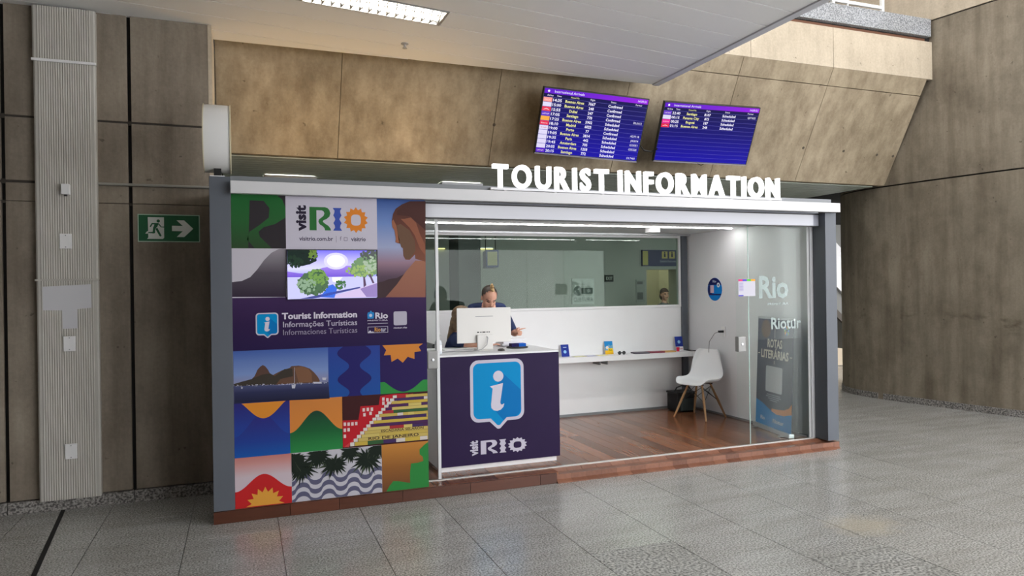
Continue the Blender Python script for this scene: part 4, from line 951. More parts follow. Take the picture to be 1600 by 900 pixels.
# card box on black tray, paper stacks, mouse
tr = thing('desk_tray', (2.46, 6.36, 1.103), 'round black tray holding a navy and blue card box on the counter', 'tray')
MB().lathe([(.10, 0), (.105, .004), (.105, .012), (.098, .012), (.095, .006)], (2.465, 6.37, 1.1035), 'Z', 28).build('dish', M_black, tr, True)
cb = thing('card_box', (2.46, 6.37, 1.11), 'small box half navy half bright blue lying on the black tray', 'box')
box('navy_half', 2.395, 2.468, 6.33, 6.41, 1.1165, 1.148, ink(30, 24, 80), cb, .001)
box('blue_half', 2.468, 2.54, 6.33, 6.41, 1.1165, 1.148, ink(20, 92, 190), cb, .001)
ps = thing('paper_stack', (2.45, 6.55, 1.103), 'stack of white papers at the right end of the counter behind the tray', 'paper stack')
rr = random.Random(2)
for i in range(8):
    a = rr.uniform(-.015, .015); box('sheet_bundle', 2.375+a, 2.575+a, 6.52+a, 6.72+a, 1.1035+.008*i, 1.111+.008*i, pmat('paper', (236, 236, 240), .6), ps)
box('sheet_bundle', 2.43, 2.63, 6.54, 6.72, 1.168, 1.176, pmat('paper', (236, 236, 240), .6), ps)
ms_ = thing('computer_mouse', (2.21, 6.18, 1.103), 'small dark mouse right of the monitor foot', 'mouse')
bm = bmesh.new(); ell(bm, Vector((2.225, 6.16, 1.105)), (.032, .05, .02), None, 14); bmesh.ops.delete(bm, geom=[v for v in bm.verts if v.co.z < 1.1035], context='VERTS')
me = bpy.data.meshes.new('m'); bm.to_mesh(me); bm.free(); link('shell', me, pmat('mouse_grey', (70, 66, 62), .4), ms_)
box('wheel', 2.222, 2.228, 6.118, 6.132, 1.1225, 1.1265, M_black, ms_)

# ------------------------------------------------------------------ wall shelf and leaflets
SHZ = .835
sf = thing('wall_shelf', (4.2, 7.78, .76), 'long white wall shelf under the tinted window', 'shelf')
box('board', 2.4, 5.36, 7.66, 7.899, SHZ-.062, SHZ, M_white, sf, .003)
box('board_end', 5.363, 5.455, 7.66, 7.855, SHZ-.062, SHZ, M_white, sf, .002)
for x in (2.6, 4.07, 4.17): box('bracket', x-.008, x+.008, 7.72, 7.899, SHZ-.11, SHZ-.062, M_greydk, sf)
def on_shelf(u, v): p = atZ(u, v, SHZ); return p
def standing_card(name, x, w, h, label, yb=7.845, lean=.035):
    t = thing(name, (x, yb, SHZ), label, 'leaflet')
    n = Vector((0, -h, -lean)).normalized()
    bz = Vector((0, lean, h)).normalized()
    P = Plane((x-w/2, yb, SHZ), (1, 0, 0), bz)
    MB().prism([P.pt(0, 0, 0), P.pt(w, 0, 0), P.pt(w, h, 0), P.pt(0, h, 0)], -P.n*.004).build('card', ink(230, 232, 236), t)
    MB().prism([P.pt(w*.4, 0, -.005), P.pt(w*.6, 0, -.005), P.pt(w*.5, h*.7, -.005)], Vector((0, .01, 0))).build('easel_foot', M_plate, t)
    return t, P
t, P = standing_card('leaflet_stand', 4.27, .115, .165, 'standing leaflet with blue sky and yellow foot on the shelf')
c_ = t.children[0]
Print(P, 1).rect(0, .115, .09, .165).build('blue_sky', ink(40, 140, 210), c_); Print(P, 1).rect(0, .115, 0, .05).build('yellow_foot', ink(236, 184, 40), c_)
Print(P, 2).poly([(0, .05), (.115, .05), (.115, .12), (.08, .105), (.06, .125), (.03, .09), (0, .10)]).build('picture', ink(120, 170, 200), c_); Print(P, 3).rect(.045, .11, .03, .075).build('yellow_block', ink(240, 200, 20), c_)
Print(P, 3).disc(.035, .085, .02).build('figure', ink(240, 230, 220), c_); Print(P, 4).text('Rio', .055, .045, .018, .045, bold=.02).build('lettering', ink(90, 80, 40), c_)
t, P = standing_card('leaflet_stand', 5.29, .115, .185, 'standing navy leaflet with white foot at the right end of the shelf', 7.83)
c_ = t.children[0]
Print(P, 1).rect(0, .115, .055, .185).build('navy_field', ink(44, 62, 150), c_); Print(P, 2).disc(.06, .115, .022).build('emblem', ink(150, 200, 236), c_)
Print(P, 2).text('P', .02, .02, .022, bold=.03).build('lettering', ink(60, 90, 180), c_); Print(P, 2).rect(.06, .105, .02, .028).build('text_bar', ink(200, 70, 80), c_)
t, P = standing_card('leaflet_stand', 3.66, .105, .15, 'standing blue leaflet just right of the counter edge', 7.83)
c_ = t.children[0]
Print(P, 1).rect(0, .105, 0, .15).build('blue_field', ink(36, 56, 150), c_); Print(P, 2).disc(.05, .06, .02).build('emblem', ink(150, 200, 240), c_); Print(P, 2).rect(.03, .075, .11, .12).build('lettering', ink(180, 200, 230), c_)
rd = thing('red_cup', (5.225, 7.80, SHZ), 'small red plastic cup beside the navy leaflet on the shelf', 'cup')
MB().lathe([(.018, 0), (.022, .05), (.020, .05), (.017, .004)], (5.225, 7.775, SHZ+.0005), 'Z', 18).build('wall', pmat('red_plastic', (214, 30, 70), .4), rd, True)
flat = [(905, 556, .16, .10, (206, 204, 160), 'flat pale olive leaflet lying nearest the counter on the shelf'), (923, 555, .14, .10, (176, 176, 200), 'flat grey leaflet in the middle of three on the shelf'), (940, 556, .14, .09, (226, 220, 170), 'flat cream leaflet lying left of the yellow footed stand'),
        (1000, 549, .20, .14, (92, 90, 100), 'dark grey magazine lying at the middle of the shelf'), (1023, 552, .22, .12, (128, 52, 68), 'dark red magazine lying right of the grey one on the shelf'), (1044, 549, .16, .11, (196, 158, 100), 'tan brochure lying left of the navy leaflet')]
for i, (u, v, w, d, c, lb) in enumerate(flat):
    p = atY(u, v, 7.76); a = thing('leaflet', (p.x, 7.75, SHZ), lb, 'leaflet', 'printed matter lying on the shelf')
    Mz = Matrix.Translation((p.x, 7.755, SHZ+.0006)) @ Matrix.Rotation(rr.uniform(-.25, .25), 4, 'Z'); th = .004 if i < 3 else .016
    MB().box(-w/2, w/2, -d/2, d/2, 0, th, Mz).build('cover', ink(*c), a)
    MB().box(-w*.3, w*.2, -d*.3, d*.2, th, th+.0005, Mz).build('cover_picture', ink(*[min(255, x_+30) for x_ in c]), a)
p = atY(971, 553, 7.72); gl = thing('sunglasses', (p.x, 7.71, SHZ), 'folded black sunglasses lying on the shelf edge', 'sunglasses')
for s_ in (-1, 1): MB().lathe([(.022, -.003), (.024, 0), (.022, .003)], (p.x+.030*s_, 7.71, SHZ+.0245), 'Y', 16).build('lens', M_black, gl, True)
MB().tube([(p.x-.01, 7.71, SHZ+.03), (p.x+.01, 7.71, SHZ+.03)], .003).build('bridge', M_black, gl)
for s_ in (-1, 1): MB().tube([(p.x+.054*s_, 7.71, SHZ+.03), (p.x+.052*s_, 7.725, SHZ+.03), (p.x-.03*s_, 7.735+.004*s_, SHZ+.02)], .003).build('temple', M_black, gl)
ph = thing('phone', (5.41, 7.75, SHZ), 'black phone lying on the right end of the shelf', 'phone')
box('case', 5.37, 5.44, 7.69, 7.83, SHZ+.0005, SHZ+.011, M_black, ph, .003); box('glass', 5.374, 5.436, 7.695, 7.825, SHZ+.011, SHZ+.0115, pmat('phone_glass', (24, 26, 30), .1), ph)

# ------------------------------------------------------------------ side wall: oval sticker, socket with charger
SW = 5.47
def onX(u, v): d = ray(u, v); return Vector((0, 0, EYE)) + d*(SW/d.x)
c0 = onX(1117, 452); PO = Plane((SW-.004, c0.y, c0.z), (0, -1, 0), (0, 0, 1))
ov = thing('oval_sticker', (SW-.002, c0.y, c0.z-.14), 'blue oval sign on the white side wall of the booth', 'sign')
E1 = [(.142*math.cos(2*math.pi*k/40), .142*math.sin(2*math.pi*k/40)) for k in range(40)]
MB().prism([PO.pt(x, z, 0) for x, z in E1], -PO.n*.003).build('plate', ink(20, 130, 214), ov)
pl_ = ov.children[0]
Print(PO, 1).poly([(x, max(z, .055)) for x, z in E1 if z > .03]).build('navy_top', ink(30, 36, 96), pl_)
Print(PO, 1).poly([(-.128, .05), (-.05, .05), (-.05, -.055), (.13, -.055), (.118, -.075), (-.118, -.075), (-.138, -.03)]).build('navy_band', ink(36, 44, 104), pl_)
Print(PO, 2).rect(-.085, -.015, -.045, .05).build('code_plaque', ink(220, 190, 206), pl_)
Print(PO, 2).disc(.075, .052, .03).build('badge', ink(226, 232, 240), pl_); Print(PO, 3).disc(.075, .052, .012).build('badge_centre', ink(30, 60, 150), pl_)
Print(PO, 2).text('Rio', -.035, .085, .028, .07, bold=.02).build('lettering', ink(206, 212, 230), pl_)
s0 = onX(1131, 518); sk = thing('wall_socket', (SW-.005, s0.y, s0.z), 'white wall socket on the side wall behind the chair', 'socket')
box('plate', SW-.010, SW-.0005, s0.y-.038, s0.y+.038, s0.z-.06, s0.z+.06, M_plate, sk, .002)
box('insert', SW-.012, SW-.010, s0.y-.022, s0.y+.022, s0.z-.025, s0.z+.025, pmat('socket_insert', (220, 220, 222), .4), sk)
ch_ = thing('phone_charger', (SW-.03, s0.y, s0.z), 'black phone charger plugged in the socket with a thin hanging cable', 'charger')
box('plug', SW-.075, SW-.0125, s0.y-.016, s0.y+.016, s0.z-.012, s0.z+.014, M_black, ch_, .003)
cpts = [(SW-.075, s0.y, s0.z), (SW-.12, s0.y+.02, s0.z-.02), (SW-.17, s0.y+.06, s0.z-.12), (SW-.15, s0.y+.10, s0.z-.24), (SW-.06, s0.y+.22, s0.z-.30), (SW-.03, s0.y+.40, s0.z-.275), (5.438, 7.755, SHZ+.004)]
MB().tube([Vector((p.x, p.y, p.z)) for p in [Vector(q) for q in cpts]], .003, 6).build('cable', pmat('cable_dark', (60, 60, 64), .5), ch_, True)

# ------------------------------------------------------------------ shell chair
F = Vector((-.94, -.34, 0)).normalized(); S_ = Vector((-F.y, F.x, 0)); CC = Vector((5.135, 7.20, FZ))
cm = Matrix.Translation(CC) @ Matrix(((S_.x, -F.x, 0, 0), (S_.y, -F.y, 0, 0), (0, 0, 1, 0), (0, 0, 0, 1)))   # local: x side, -y front, z up
ca = thing('shell_chair', CC, 'white plastic shell chair on wooden dowel legs by the side wall', 'chair')
prof = [(-.215, .405, .17), (-.20, .428, .198), (-.15, .438, .218), (-.05, .428, .230), (.06, .424, .232), (.13, .442, .232), (.175, .50, .228), (.195, .58, .215), (.212, .66, .195), (.228, .74, .172), (.238, .79, .150), (.242, .805, .125)]
nU = 12; V = []; Fc = []
for (py, pz, hw) in prof:
    for k in range(nU+1):
        s_ = -1+2*k/nU; back = max(0, min(1, (pz-.43)/.25)); lift = (s_*s_)**1.4
        x = hw*math.sin(s_*math.pi/2*.98)
        yy = py - back*lift*.075; zz = pz + (1-back)*lift*.055*(1 if py > -.2 else .4)
        V.append(cm @ Vector((x, yy, zz)))
n1 = nU+1
for i in range(len(prof)-1):
    for k in range(nU): Fc.append([i*n1+k, i*n1+k+1, (i+1)*n1+k+1, (i+1)*n1+k])
me = bpy.data.meshes.new('shell'); me.from_pydata([tuple(v) for v in V], [], Fc); me.update()
ob = bpy.data.objects.new('tmp', me); COL.objects.link(ob); so = ob.modifiers.new('s', 'SOLIDIFY'); so.thickness = .008; su = ob.modifiers.new('u', 'SUBSURF'); su.levels = 2; su.render_levels = 2
out = bpy.data.meshes.new_from_object(ob.evaluated_get(bpy.context.evaluated_depsgraph_get())); bpy.data.objects.remove(ob); bpy.data.meshes.remove(me)
out.polygons.foreach_set('use_smooth', [True]*len(out.polygons)); out.materials.clear()
link('seat_shell', out, pmat('shell_white', (240, 241, 243), .35), ca)
M_dowel = wood('dowel_wood', (150, 112, 76), (190, 150, 108), .5, (20, 20, 2))
legs = []
for sx, sy in ((-1, -1), (1, -1), (-1, 1), (1, 1)):
    a = cm @ Vector((.095*sx, .085*sy+.0, .405)); b = cm @ Vector((.225*sx, .205*sy, 0.002)); legs.append((a, b))
    MB().tube([a, a.lerp(b, .5), b], [.0115, .0155, .0095], 12).build('leg', M_dowel, ca, True)
for (i, j) in ((0, 1), (2, 3), (0, 2), (1, 3)):
    a, b = legs[i], legs[j]
    for f0, f1 in ((.06, .5), (.5, .06)):
        if (i, j) in ((0, 1), (2, 3)) or f0 < f1 or True: MB().tube([a[0].lerp(a[1], f0), b[0].lerp(b[1], f1)], .0035, 6).build('brace_wire', M_black, ca)
for sy in (-1, 1): MB().tube([cm @ Vector((-.12, .09*sy, .405)), cm @ Vector((.12, .09*sy, .405))], .007, 8).build('under_frame', M_black, ca)
# black bag on the floor behind the chair
bg = thing('shoulder_bag', (5.20, 7.62, FZ), 'black fabric bag on the floor under the shelf behind the chair', 'bag')
mb = MB().box(5.06, 5.34, 7.55, 7.80, FZ+.001, FZ+.24); mb.build('body', pmat('bag_fabric', (26, 28, 30), .7, var=.2, scale=20), bg, bevel=.03)
box('front_pocket', 5.10, 5.30, 7.530, 7.552, FZ+.02, FZ+.17, pmat('bag_pocket', (44, 52, 52), .5), bg, .008)
box('lid', 5.055, 5.345, 7.545, 7.805, FZ+.225, FZ+.25, pmat('bag_fabric2', (34, 36, 38), .7), bg, .01)
MB().tube([(5.10, 7.68, FZ+.245), (5.13, 7.67, FZ+.30), (5.20, 7.665, FZ+.32), (5.27, 7.67, FZ+.30), (5.30, 7.68, FZ+.245)], .009, 8).build('handle', M_black, bg, True)

# ------------------------------------------------------------------ roll-up banner behind the fixed pane
bn = thing('rollup_banner', (5.33, 6.2, FZ), 'dark slate roll up banner with blue foot behind the right glass pane', 'banner')
A_, B_ = Vector((5.395, 6.52, 0)), Vector((5.245, 5.80, 0)); ex = (B_-A_); wB = ex.length
nb = Vector((ex.y, -ex.x, 0)).normalized()      # faces the viewer side
nb = nb if nb.x < 0 else -nb
PBn = Plane(A_+Vector((0, 0, FZ)), ex, Vector((0, 0, 1)) - nb*.045)
hB = 1.22
MB().prism([PBn.pt(0, .04, 0), PBn.pt(wB, .04, 0), PBn.pt(wB, hB, 0), PBn.pt(0, hB, 0)], -PBn.n*.003).build('sheet', gmat('banner_slate', [(0, (66, 72, 88)), (1, (62, 64, 84))]), bn)
sh_ = bn.children[0]
MB().prism([PBn.pt(-.01, 0.0005, .03), PBn.pt(wB+.01, 0.0005, .03), PBn.pt(wB+.01, .045, .03), PBn.pt(-.01, .045, .03)], -PBn.n*.06).build('base', M_alu, bn, bevel=.004)
for x in (.1, wB-.1): MB().prism([PBn.pt(x-.02, 0.0005, .08), PBn.pt(x+.02, 0.0005, .08), PBn.pt(x+.02, .0005, -.05), PBn.pt(x-.02, .0005, -.05)], (0, 0, .008)).build('foot', M_alu, bn)
MB().prism([PBn.pt(-.005, hB-.01, .006), PBn.pt(wB+.005, hB-.01, .006), PBn.pt(wB+.005, hB+.012, .006), PBn.pt(-.005, hB+.012, .006)], -PBn.n*.014).build('top_rail', M_alu, bn)
Wv = [(0, .042), (wB-.004, .042), (wB-.004, .23)] + [(wB*(1-k/16), .20+.075*math.sin(math.pi*(k/16)*1.0)**2*(k/16)+.05*(k/16)) for k in range(2, 17)]
Print(PBn, 1).poly([(.0, .042), (wB, .042), (wB, .24), (.8*wB, .21), (.6*wB, .20), (.4*wB, .23), (.2*wB, .28), (0, .31)]).build('blue_wave', ink(20, 128, 196), sh_)
Print(PBn, 2).poly([(wB, .24), (wB, .35), (.93*wB, .30), (.8*wB, .265), (.6*wB, .25), (.46*wB, .245), (.46*wB, .215), (.6*wB, .195), (.8*wB, .205)]).build('orange_wave', ink(206, 130, 60), sh_)
pr = Print(PBn, 2); pr.text('ROTAS', .5*wB, .905, .085, .30, 'C', .03); pr.text('LITERÁRIAS', .5*wB, .785, .085, .56, 'C', .03); pr.rect(.5*wB-.003, .5*wB+.003, 1.01, 1.2); pr.rect(.5*wB-.004, .5*wB+.004, .725, .765); pr.rect(.03*wB, .08*wB, .82, .83); pr.rect(.92*wB, .97*wB, .82, .83); pr.build('title_lettering', ink(206, 200, 190), sh_)
Print(PBn, 2).poly(rrect(.27*wB, .73*wB, .42, .70, .02)).build('code_plaque', ink(188, 192, 198), sh_)
pr = Print(PBn, 2)
for i, (w_, z_) in enumerate(((.36, .385), (.42, .365), (.30, .345), (.2, .325))): pr.rect(.5*wB-w_*wB/2, .5*wB+w_*wB/2, z_, z_+.010)
pr.build('small_lettering', ink(140, 146, 158), sh_)
pr = Print(PBn, 2); pr.text('Rio', .15*wB, .10, .04, .09, bold=.02); pr.text('Riotur', .5*wB, .10, .04, .22, bold=.02); pr.build('sponsor_lettering', ink(196, 216, 230), sh_)
Print(PBn, 2).disc(.24*wB, 1.10, .10, .10).build('picture_disc', ink(110, 84, 70), sh_)
for k in range(8): w = 2*math.pi*k/8; Print(PBn, 3).disc(.82*wB+.035*math.cos(w), 1.10+.035*math.sin(w), .016, n=8).build('badge_petal', ink(*((60, 130, 200), (120, 170, 80), (210, 150, 60))[k % 3]), sh_)

# ------------------------------------------------------------------ lit letters on the roof
sg = thing('roof_letters', (3.5, 5.56, 2.486), 'glowing white TOURIST INFORMATION letters standing on the booth roof edge', 'sign')
M_lit = emat('lit_letter', (255, 255, 255), 1.1, (235, 235, 235)); M_side = pmat('letter_return', (240, 240, 240), .4)
LX0, LX1, LZ, LH = 1.958, 4.935, 2.528, .182
txt = 'TOURIST INFORMATION'
adv = []; x = 0.0
for chx in txt:
    if chx == ' ': adv.append((chx, x)); x += .42; continue
    Vv, Ff, bw = glyphs(chx, .025); adv.append((chx, x)); x += bw+.27
tot = x-.27; kx = (LX1-LX0)/tot
for chx, xo in adv:
    if chx == ' ': continue
    me = text_mesh(chx, .025, .0, 0, 4); xmin = min(v.co.x for v in me.vertices)
    bm = bmesh.new(); bm.from_mesh(me); bpy.data.meshes.remove(me)
    ext = bmesh.ops.extrude_face_region(bm, geom=bm.faces[:]); vv = [e for e in ext['geom'] if isinstance(e, bmesh.types.BMVert)]
    for v in vv: v.co.z -= 1.0
    for v in bm.verts:
        X = LX0+kx*(xo+(v.co.x-xmin)/CAP); Z = LZ+LH*(v.co.y/CAP); Y = 5.555 if v.co.z > -.5 else 5.595; v.co = (X, Y, Z)
    bmesh.ops.recalc_face_normals(bm, faces=bm.faces); me = bpy.data.meshes.new('letter'); bm.to_mesh(me); bm.free()
    link('letter', me, M_lit, sg)
box('base_rail', LX0-.02, LX1+.02, 5.56, 5.59, 2.5, 2.520, pmat('rail_white2', (232, 232, 236), .4), sg)
for i in range(7): box('foot', LX0+.1+i*.46, LX0+.12+i*.46, 5.566, 5.584, 2.409, 2.5, M_plate, sg)

# drum sign on the left post
dr = thing('drum_sign', (-.16, 5.67, 2.522), 'white drum shaped double sided sign seen edge on above the left post', 'sign')
dc = (-.16, 5.69, 2.815)
MB().lathe([(.238, -.088), (.246, -.086), (.248, -.07), (.248, .07), (.246, .086), (.238, .088)], dc, 'X', 56).build('drum', pmat('drum_white', (226, 226, 224), .4), dr, True)
for s_ in (-1, 1):
    MB().lathe([(.249, .0895*s_-.003), (.253, .0895*s_-.003), (.253, .0895*s_+.003), (.249, .0895*s_+.003)], dc, 'X', 56).build('rim', pmat('drum_rim', (206, 198, 170), .35), dr, True)
    MB().lathe([(.236, .0882*s_), (.236, .0886*s_)] if s_ > 0 else [(.236, -.0886), (.236, -.0882)], dc, 'X', 56).build('face', pmat('drum_face', (214, 214, 216), .4), dr, True)
box('bracket', -.185, -.135, 5.60, 5.72, 2.5225, 2.60, M_black, dr)
box('base_plate', -.21, -.11, 5.585, 5.75, 2.5225, 2.530, M_plate, dr)

# unseen warm floodlights added on the booth roof to wash the beam yellow
for k, (x, lb) in enumerate(((.55, 'added unseen warm floodlight on the booth roof nearest the drum sign'), (1.75, 'added unseen warm floodlight on the booth roof left of the lit letters'))):
    t = thing('added_floodlight', (x, 6.75, 2.50), lb, 'floodlight', 'added floodlights on the booth roof')
    Mx = Matrix.Translation((x, 6.75, 2.56)) @ Matrix.Rotation(math.radians(-12), 4, 'X')
    MB().box(-.11, .11, -.08, .08, -.02, .02, Mx).build('housing', M_black, t, bevel=.004)
    MB().box(-.095, .095, -.065, .065, .0205, .024, Mx).build('lens', emat('flood_warm', (255, 206, 130), 50), t)
    MB().box(x-.12, x-.113, 6.735, 6.765, 2.5005, 2.57).box(x+.113, x+.12, 6.735, 6.765, 2.5005, 2.57).box(x-.12, x+.12, 6.735, 6.765, 2.5005, 2.506).build('yoke', M_black, t)

# ------------------------------------------------------------------ arrival screens
def arrivals(label, c, w, tilt, yaw, rol, rows, ch_rows):
    h = w*.5625
    Mx = Matrix.Translation(c) @ Matrix.Rotation(yaw, 4, 'Z') @ Matrix.Rotation(tilt, 4, 'X') @ Matrix.Rotation(-rol, 4, 'Y')
    t = thing('arrivals_screen', c, label, 'screen')
    MB().box(-w/2-.012, w/2+.012, 0, .05, -h/2-.02, h/2+.012, Mx).build('case', M_black, t, bevel=.004)
    MB().box(-w/2-.008, w/2+.008, -.002, 0, -h/2-.02, -h/2-.008, Mx).build('lower_bezel', pmat('bezel_silver', (150, 146, 160), .35), t)
    MB().box(-.10, .10, .05, .30, -.06, .20, Mx).build('wall_bracket', M_black, t)
    o = Mx @ Vector((-w/2, -.0005, -h/2)); P = Plane(o, Mx.to_3x3() @ Vector((1, 0, 0)), Mx.to_3x3() @ Vector((0, 0, 1)))
    s = Print(P, 1).rect(0, w, 0, h).build('screen', gmat('arr_bg', [(0, (22, 8, 176)), (.5, (14, 6, 122)), (1, (12, 8, 60))], .8), t)
    Print(P, 2).rect(0, w, h*.925, h).build('header_bar', gmat('arr_head', [(0, (96, 20, 200)), (.35, (104, 30, 206)), (1, (150, 20, 226))], .9, 'X'), s)
    yel, wht = Print(P, 3), Print(P, 3)
    wht.text('International Arrivals', w*.095, h*.945, h*.038, w*.28); wht.text('14:09:51', w*.90, h*.945, h*.034, w*.085); wht.disc(w*.04, h*.962, h*.018)
    for tx, x in (('Airline', .03), ('Time', .12), ('Flight', .44), ('Status', .64), ('Partner', .885)): wht.text(tx, w*x, h*.885, h*.026)
    yel.text('From/Via', w*.255, h*.885, h*.026)
    ln = Print(P, 2); rh = h*.868/ch_rows
    for i in range(ch_rows+1): ln.rect(0, w, h*.868-i*rh-.0012, h*.868-i*rh+.0012)
    ln.build('row_lines', emat('scr_line', (96, 90, 200), .7), s)
    for i, (air, tm, city, fl, stt, cs, colr) in enumerate(rows):
        zb = h*.868-(i+1)*rh+rh*.22; ht = rh*.56
        Print(P, 3).rect(0, w*.082, zb-rh*.18, zb+rh*.74).build('airline_block', emat('al_%d_%d_%d' % colr, colr, .85), s)
        if air: Print(P, 4).text(air, w*.041, zb+rh*.1, ht*.55, w*.06, 'C').build('airline_mark', emat('al_ink_%d' % (colr[1] > 150), (206, 120, 120) if colr[1] > 150 else (250, 220, 230), .9), s)
        wht.text(tm, w*.09, zb, ht, w*.082, bold=.02); yel.text(city, w*.295, zb, ht, None, 'C', bold=.022); wht.text(fl, w*.46, zb, ht, None, 'C', bold=.022); wht.text(stt, w*.69, zb, ht, w*.14, 'C', bold=.022)
        if cs: wht.text(cs, w*.98, zb, ht*.8, None, 'R')
    wht.build('white_lettering', emat('scr_white', (236, 232, 255), .95), s); yel.build('yellow_lettering', emat('scr_yellow', (236, 232, 150), .9), s)
    # glossy cover is the screen itself: dark base with mirror-like coat
    return t
WHT, RED, PUR, ORA, PNK = (226, 220, 250), (230, 20, 70), (90, 30, 200), (250, 170, 50), (250, 150, 140)
rowsA = [('GOL', '14:35', 'Buenos Aires', '7667', 'Confirmed', '', PNK), ('', '15:00', 'Buenos Aires', '248', 'Confirmed', '', WHT), ('A', '15:55', 'Dubai', '247', 'Confirmed', '', RED), ('LATAM', '17:05', 'Santiago', '770', 'Confirmed', 'DL6112', PUR),
         ('', '17:25', 'Buenos Aires', '5902', 'Scheduled', '', ORA), ('Iberia', '18:10', 'Madrid', '6025', 'Scheduled', '', RED), ('TAP', '19:00', 'Porto', '77', 'Confirmed', 'AD7118', WHT), ('', '19:05', 'Buenos Aires', '3814', 'Scheduled', 'JA3814', WHT),
         ('', '19:35', 'Paris', '442', 'Scheduled', 'G35051', WHT), ('', '19:45', 'Amsterdam', '705', 'Scheduled', 'G35525', WHT), ('', '20:05', 'Buenos Aires', '1258', 'Scheduled', '', WHT), ('LATAM', '20:15', 'Santiago', '772', 'Scheduled', 'DL7460', PUR)]
rowsB = [('LATAM', '22:40', 'Santiago', '8107', 'Scheduled', 'QF7655', PUR), ('', '00:15', 'Panama City', '873', 'Scheduled', '', WHT), ('avianca', '00:25', 'Bogotá', '187', 'Scheduled', '', (240, 20, 150)), ('A', '01:15', 'Buenos Aires', '248', 'Scheduled', '', RED)]
arrivals('lit arrivals screen full of flight rows, left of the two on the beam', Vector((3.60, 6.93, 3.443)), 1.205, .40, -.094, -.05, rowsA, 12)
arrivals('lit arrivals screen with only four flight rows, right of the two', Vector((5.09, 6.92, 3.441)), 1.185, .472, -.145, -.02, rowsB, 12)
tag(MB().tube([(4.25, 7.05, 3.42), (4.30, 7.1, 3.30), (4.36, 7.12, 3.25), (4.46, 7.12, 3.24), (4.52, 7.08, 3.27)], .008, 8).build('screen_cable', M_black, None, True), 'black cable looping between the two arrivals screens', 'cable')
tag(MB().tube([(5.10, 7.2, 3.20), (5.12, 7.15, 3.14), (5.17, 7.15, 3.12), (5.22, 7.15, 3.15), (5.23, 7.2, 3.2)], .005, 6).build('screen_cable', M_black, None, True), 'thin cable loop hanging below the right arrivals screen', 'cable')

# ------------------------------------------------------------------ left wall fittings
du = thing('cable_duct', (-1.27, WY-.05, .09), 'tall ribbed off white cable duct on the left concrete wall', 'duct')
def ribbed(x0, x1, y0, y1, z0, z1, n):
    P = [Vector((x0, y1, z0)), Vector((x0, y0+.008, z0)), Vector((x0+.012, y0, z0))]
    a, b = x0+.03, x1-.03; st_ = (b-a)/n
    for k in range(n): P += [Vector((a+k*st_, y0, z0)), Vector((a+(k+.25)*st_, y0-.004, z0)), Vector((a+(k+.6)*st_, y0-.004, z0)), Vector((a+(k+.85)*st_, y0, z0))]
    P += [Vector((x1-.012, y0, z0)), Vector((x1, y0+.008, z0)), Vector((x1, y1, z0))]
    return MB().prism(P, (0, 0, z1-z0))
ribbed(-1.478, -1.062, WY-.062, WY-.001, .09, 1.787, 22).build('cover_lower', M_duct, du)
ribbed(-1.478, -1.062, WY-.066, WY-.001, 1.793, 3.486, 22).build('cover_middle', M_duct, du)
ribbed(-1.482, -1.058, WY-.072, WY-.001, 3.49, 3.905, 22).build('cover_upper', M_duct, du)
box('seam_strip', -1.485, -1.055, WY-.078, WY-.066, 1.786, 1.80, M_duct, du); box('seam_strip', -1.487, -1.053, WY-.084, WY-.072, 3.476, 3.496, M_plate, du)
M_patch = pmat('faded_patch', (206, 206, 210), .6)
PD = Plane((0, WY-.0668, 0))
q = lambda u, v: (lambda p: (p.x, p.z))(atY(u, v, WY-.068))
Print(PD, 1).poly([q(66, 448), q(142, 444), q(143, 481), q(121, 483), q(121, 513), q(98, 514), q(97, 485), q(67, 485)]).build('paint_patch', M_patch, du)
for i, (u, v, lb) in enumerate(((103, 377, 'white blank cover plate on the duct just below the small sensor'), (109, 537, 'white blank cover plate on the duct at mid height below the pale patch'), (111.5, 705, 'white blank cover plate lowest on the duct near the floor'))):
    c = atY(u, v, WY-.068); t = thing('cover_plate', (c.x, c.y, c.z-.06), lb, 'cover plate', 'blank plates on the cable duct')
    box('plate', c.x-.040, c.x+.040, c.y-.012, c.y+.0015, c.z-.058, c.z+.058, M_plate, t, .002)
    for z in (-.045, .045): MB().lathe([(.004, 0), (.004, .001)], (c.x, c.y-.012, c.z+z), 'Y', 8).build('screw', M_greydk, t)
c = atY(103, 297, WY-.09); t = thing('wall_sensor', (c.x, c.y, c.z-.03), 'small white wall sensor high on the cable duct', 'sensor')
box('case', c.x-.028, c.x+.028, c.y-.03, c.y+.022, c.z-.035, c.z+.045, M_plate, t, .004); MB().lathe([(.012, 0), (.010, -.012)], (c.x, c.y-.004, c.z-.0355), 'Z', 12).build('lens', M_black, t)
# exit sign
ex_ = thing('exit_sign', (-.55, WY-.01, 2.09), 'green emergency exit sign with running figure and arrow on the concrete wall', 'sign')
q0, q1 = atY(215.5, 378, WY-.008), atY(312.5, 335, WY-.008); a0, a1, b0, b1 = -.786, -.326, 2.098, 2.323
box('plate', a0, a1, WY-.008, WY-.0005, b0, b1, pmat('exit_border', (176, 206, 186), .5), ex_)
PE = Plane((0, WY-.008, 0)); ep = ex_.children[0]
Print(PE, 1).rect(a0+.007, a1-.007, b0+.007, b1-.007).build('green_field', pmat('exit_green', (10, 92, 54), .45), ep)
ez = lambda P: [(a0+(x-185)/1210*(a1-a0), b1-(y-175)/565*(b1-b0)) for x, y in P]
M_exw = pmat('exit_white', (222, 228, 222), .5)
pr = Print(PE, 2); pr.poly(ez([(378,235),(690,235),(690,655),(665,680),(610,680),(360,680),(385,650)])); pr.poly(ez([(325,570),(370,520),(385,530),(375,575)])); pr.build('doorway', M_exw, ep)
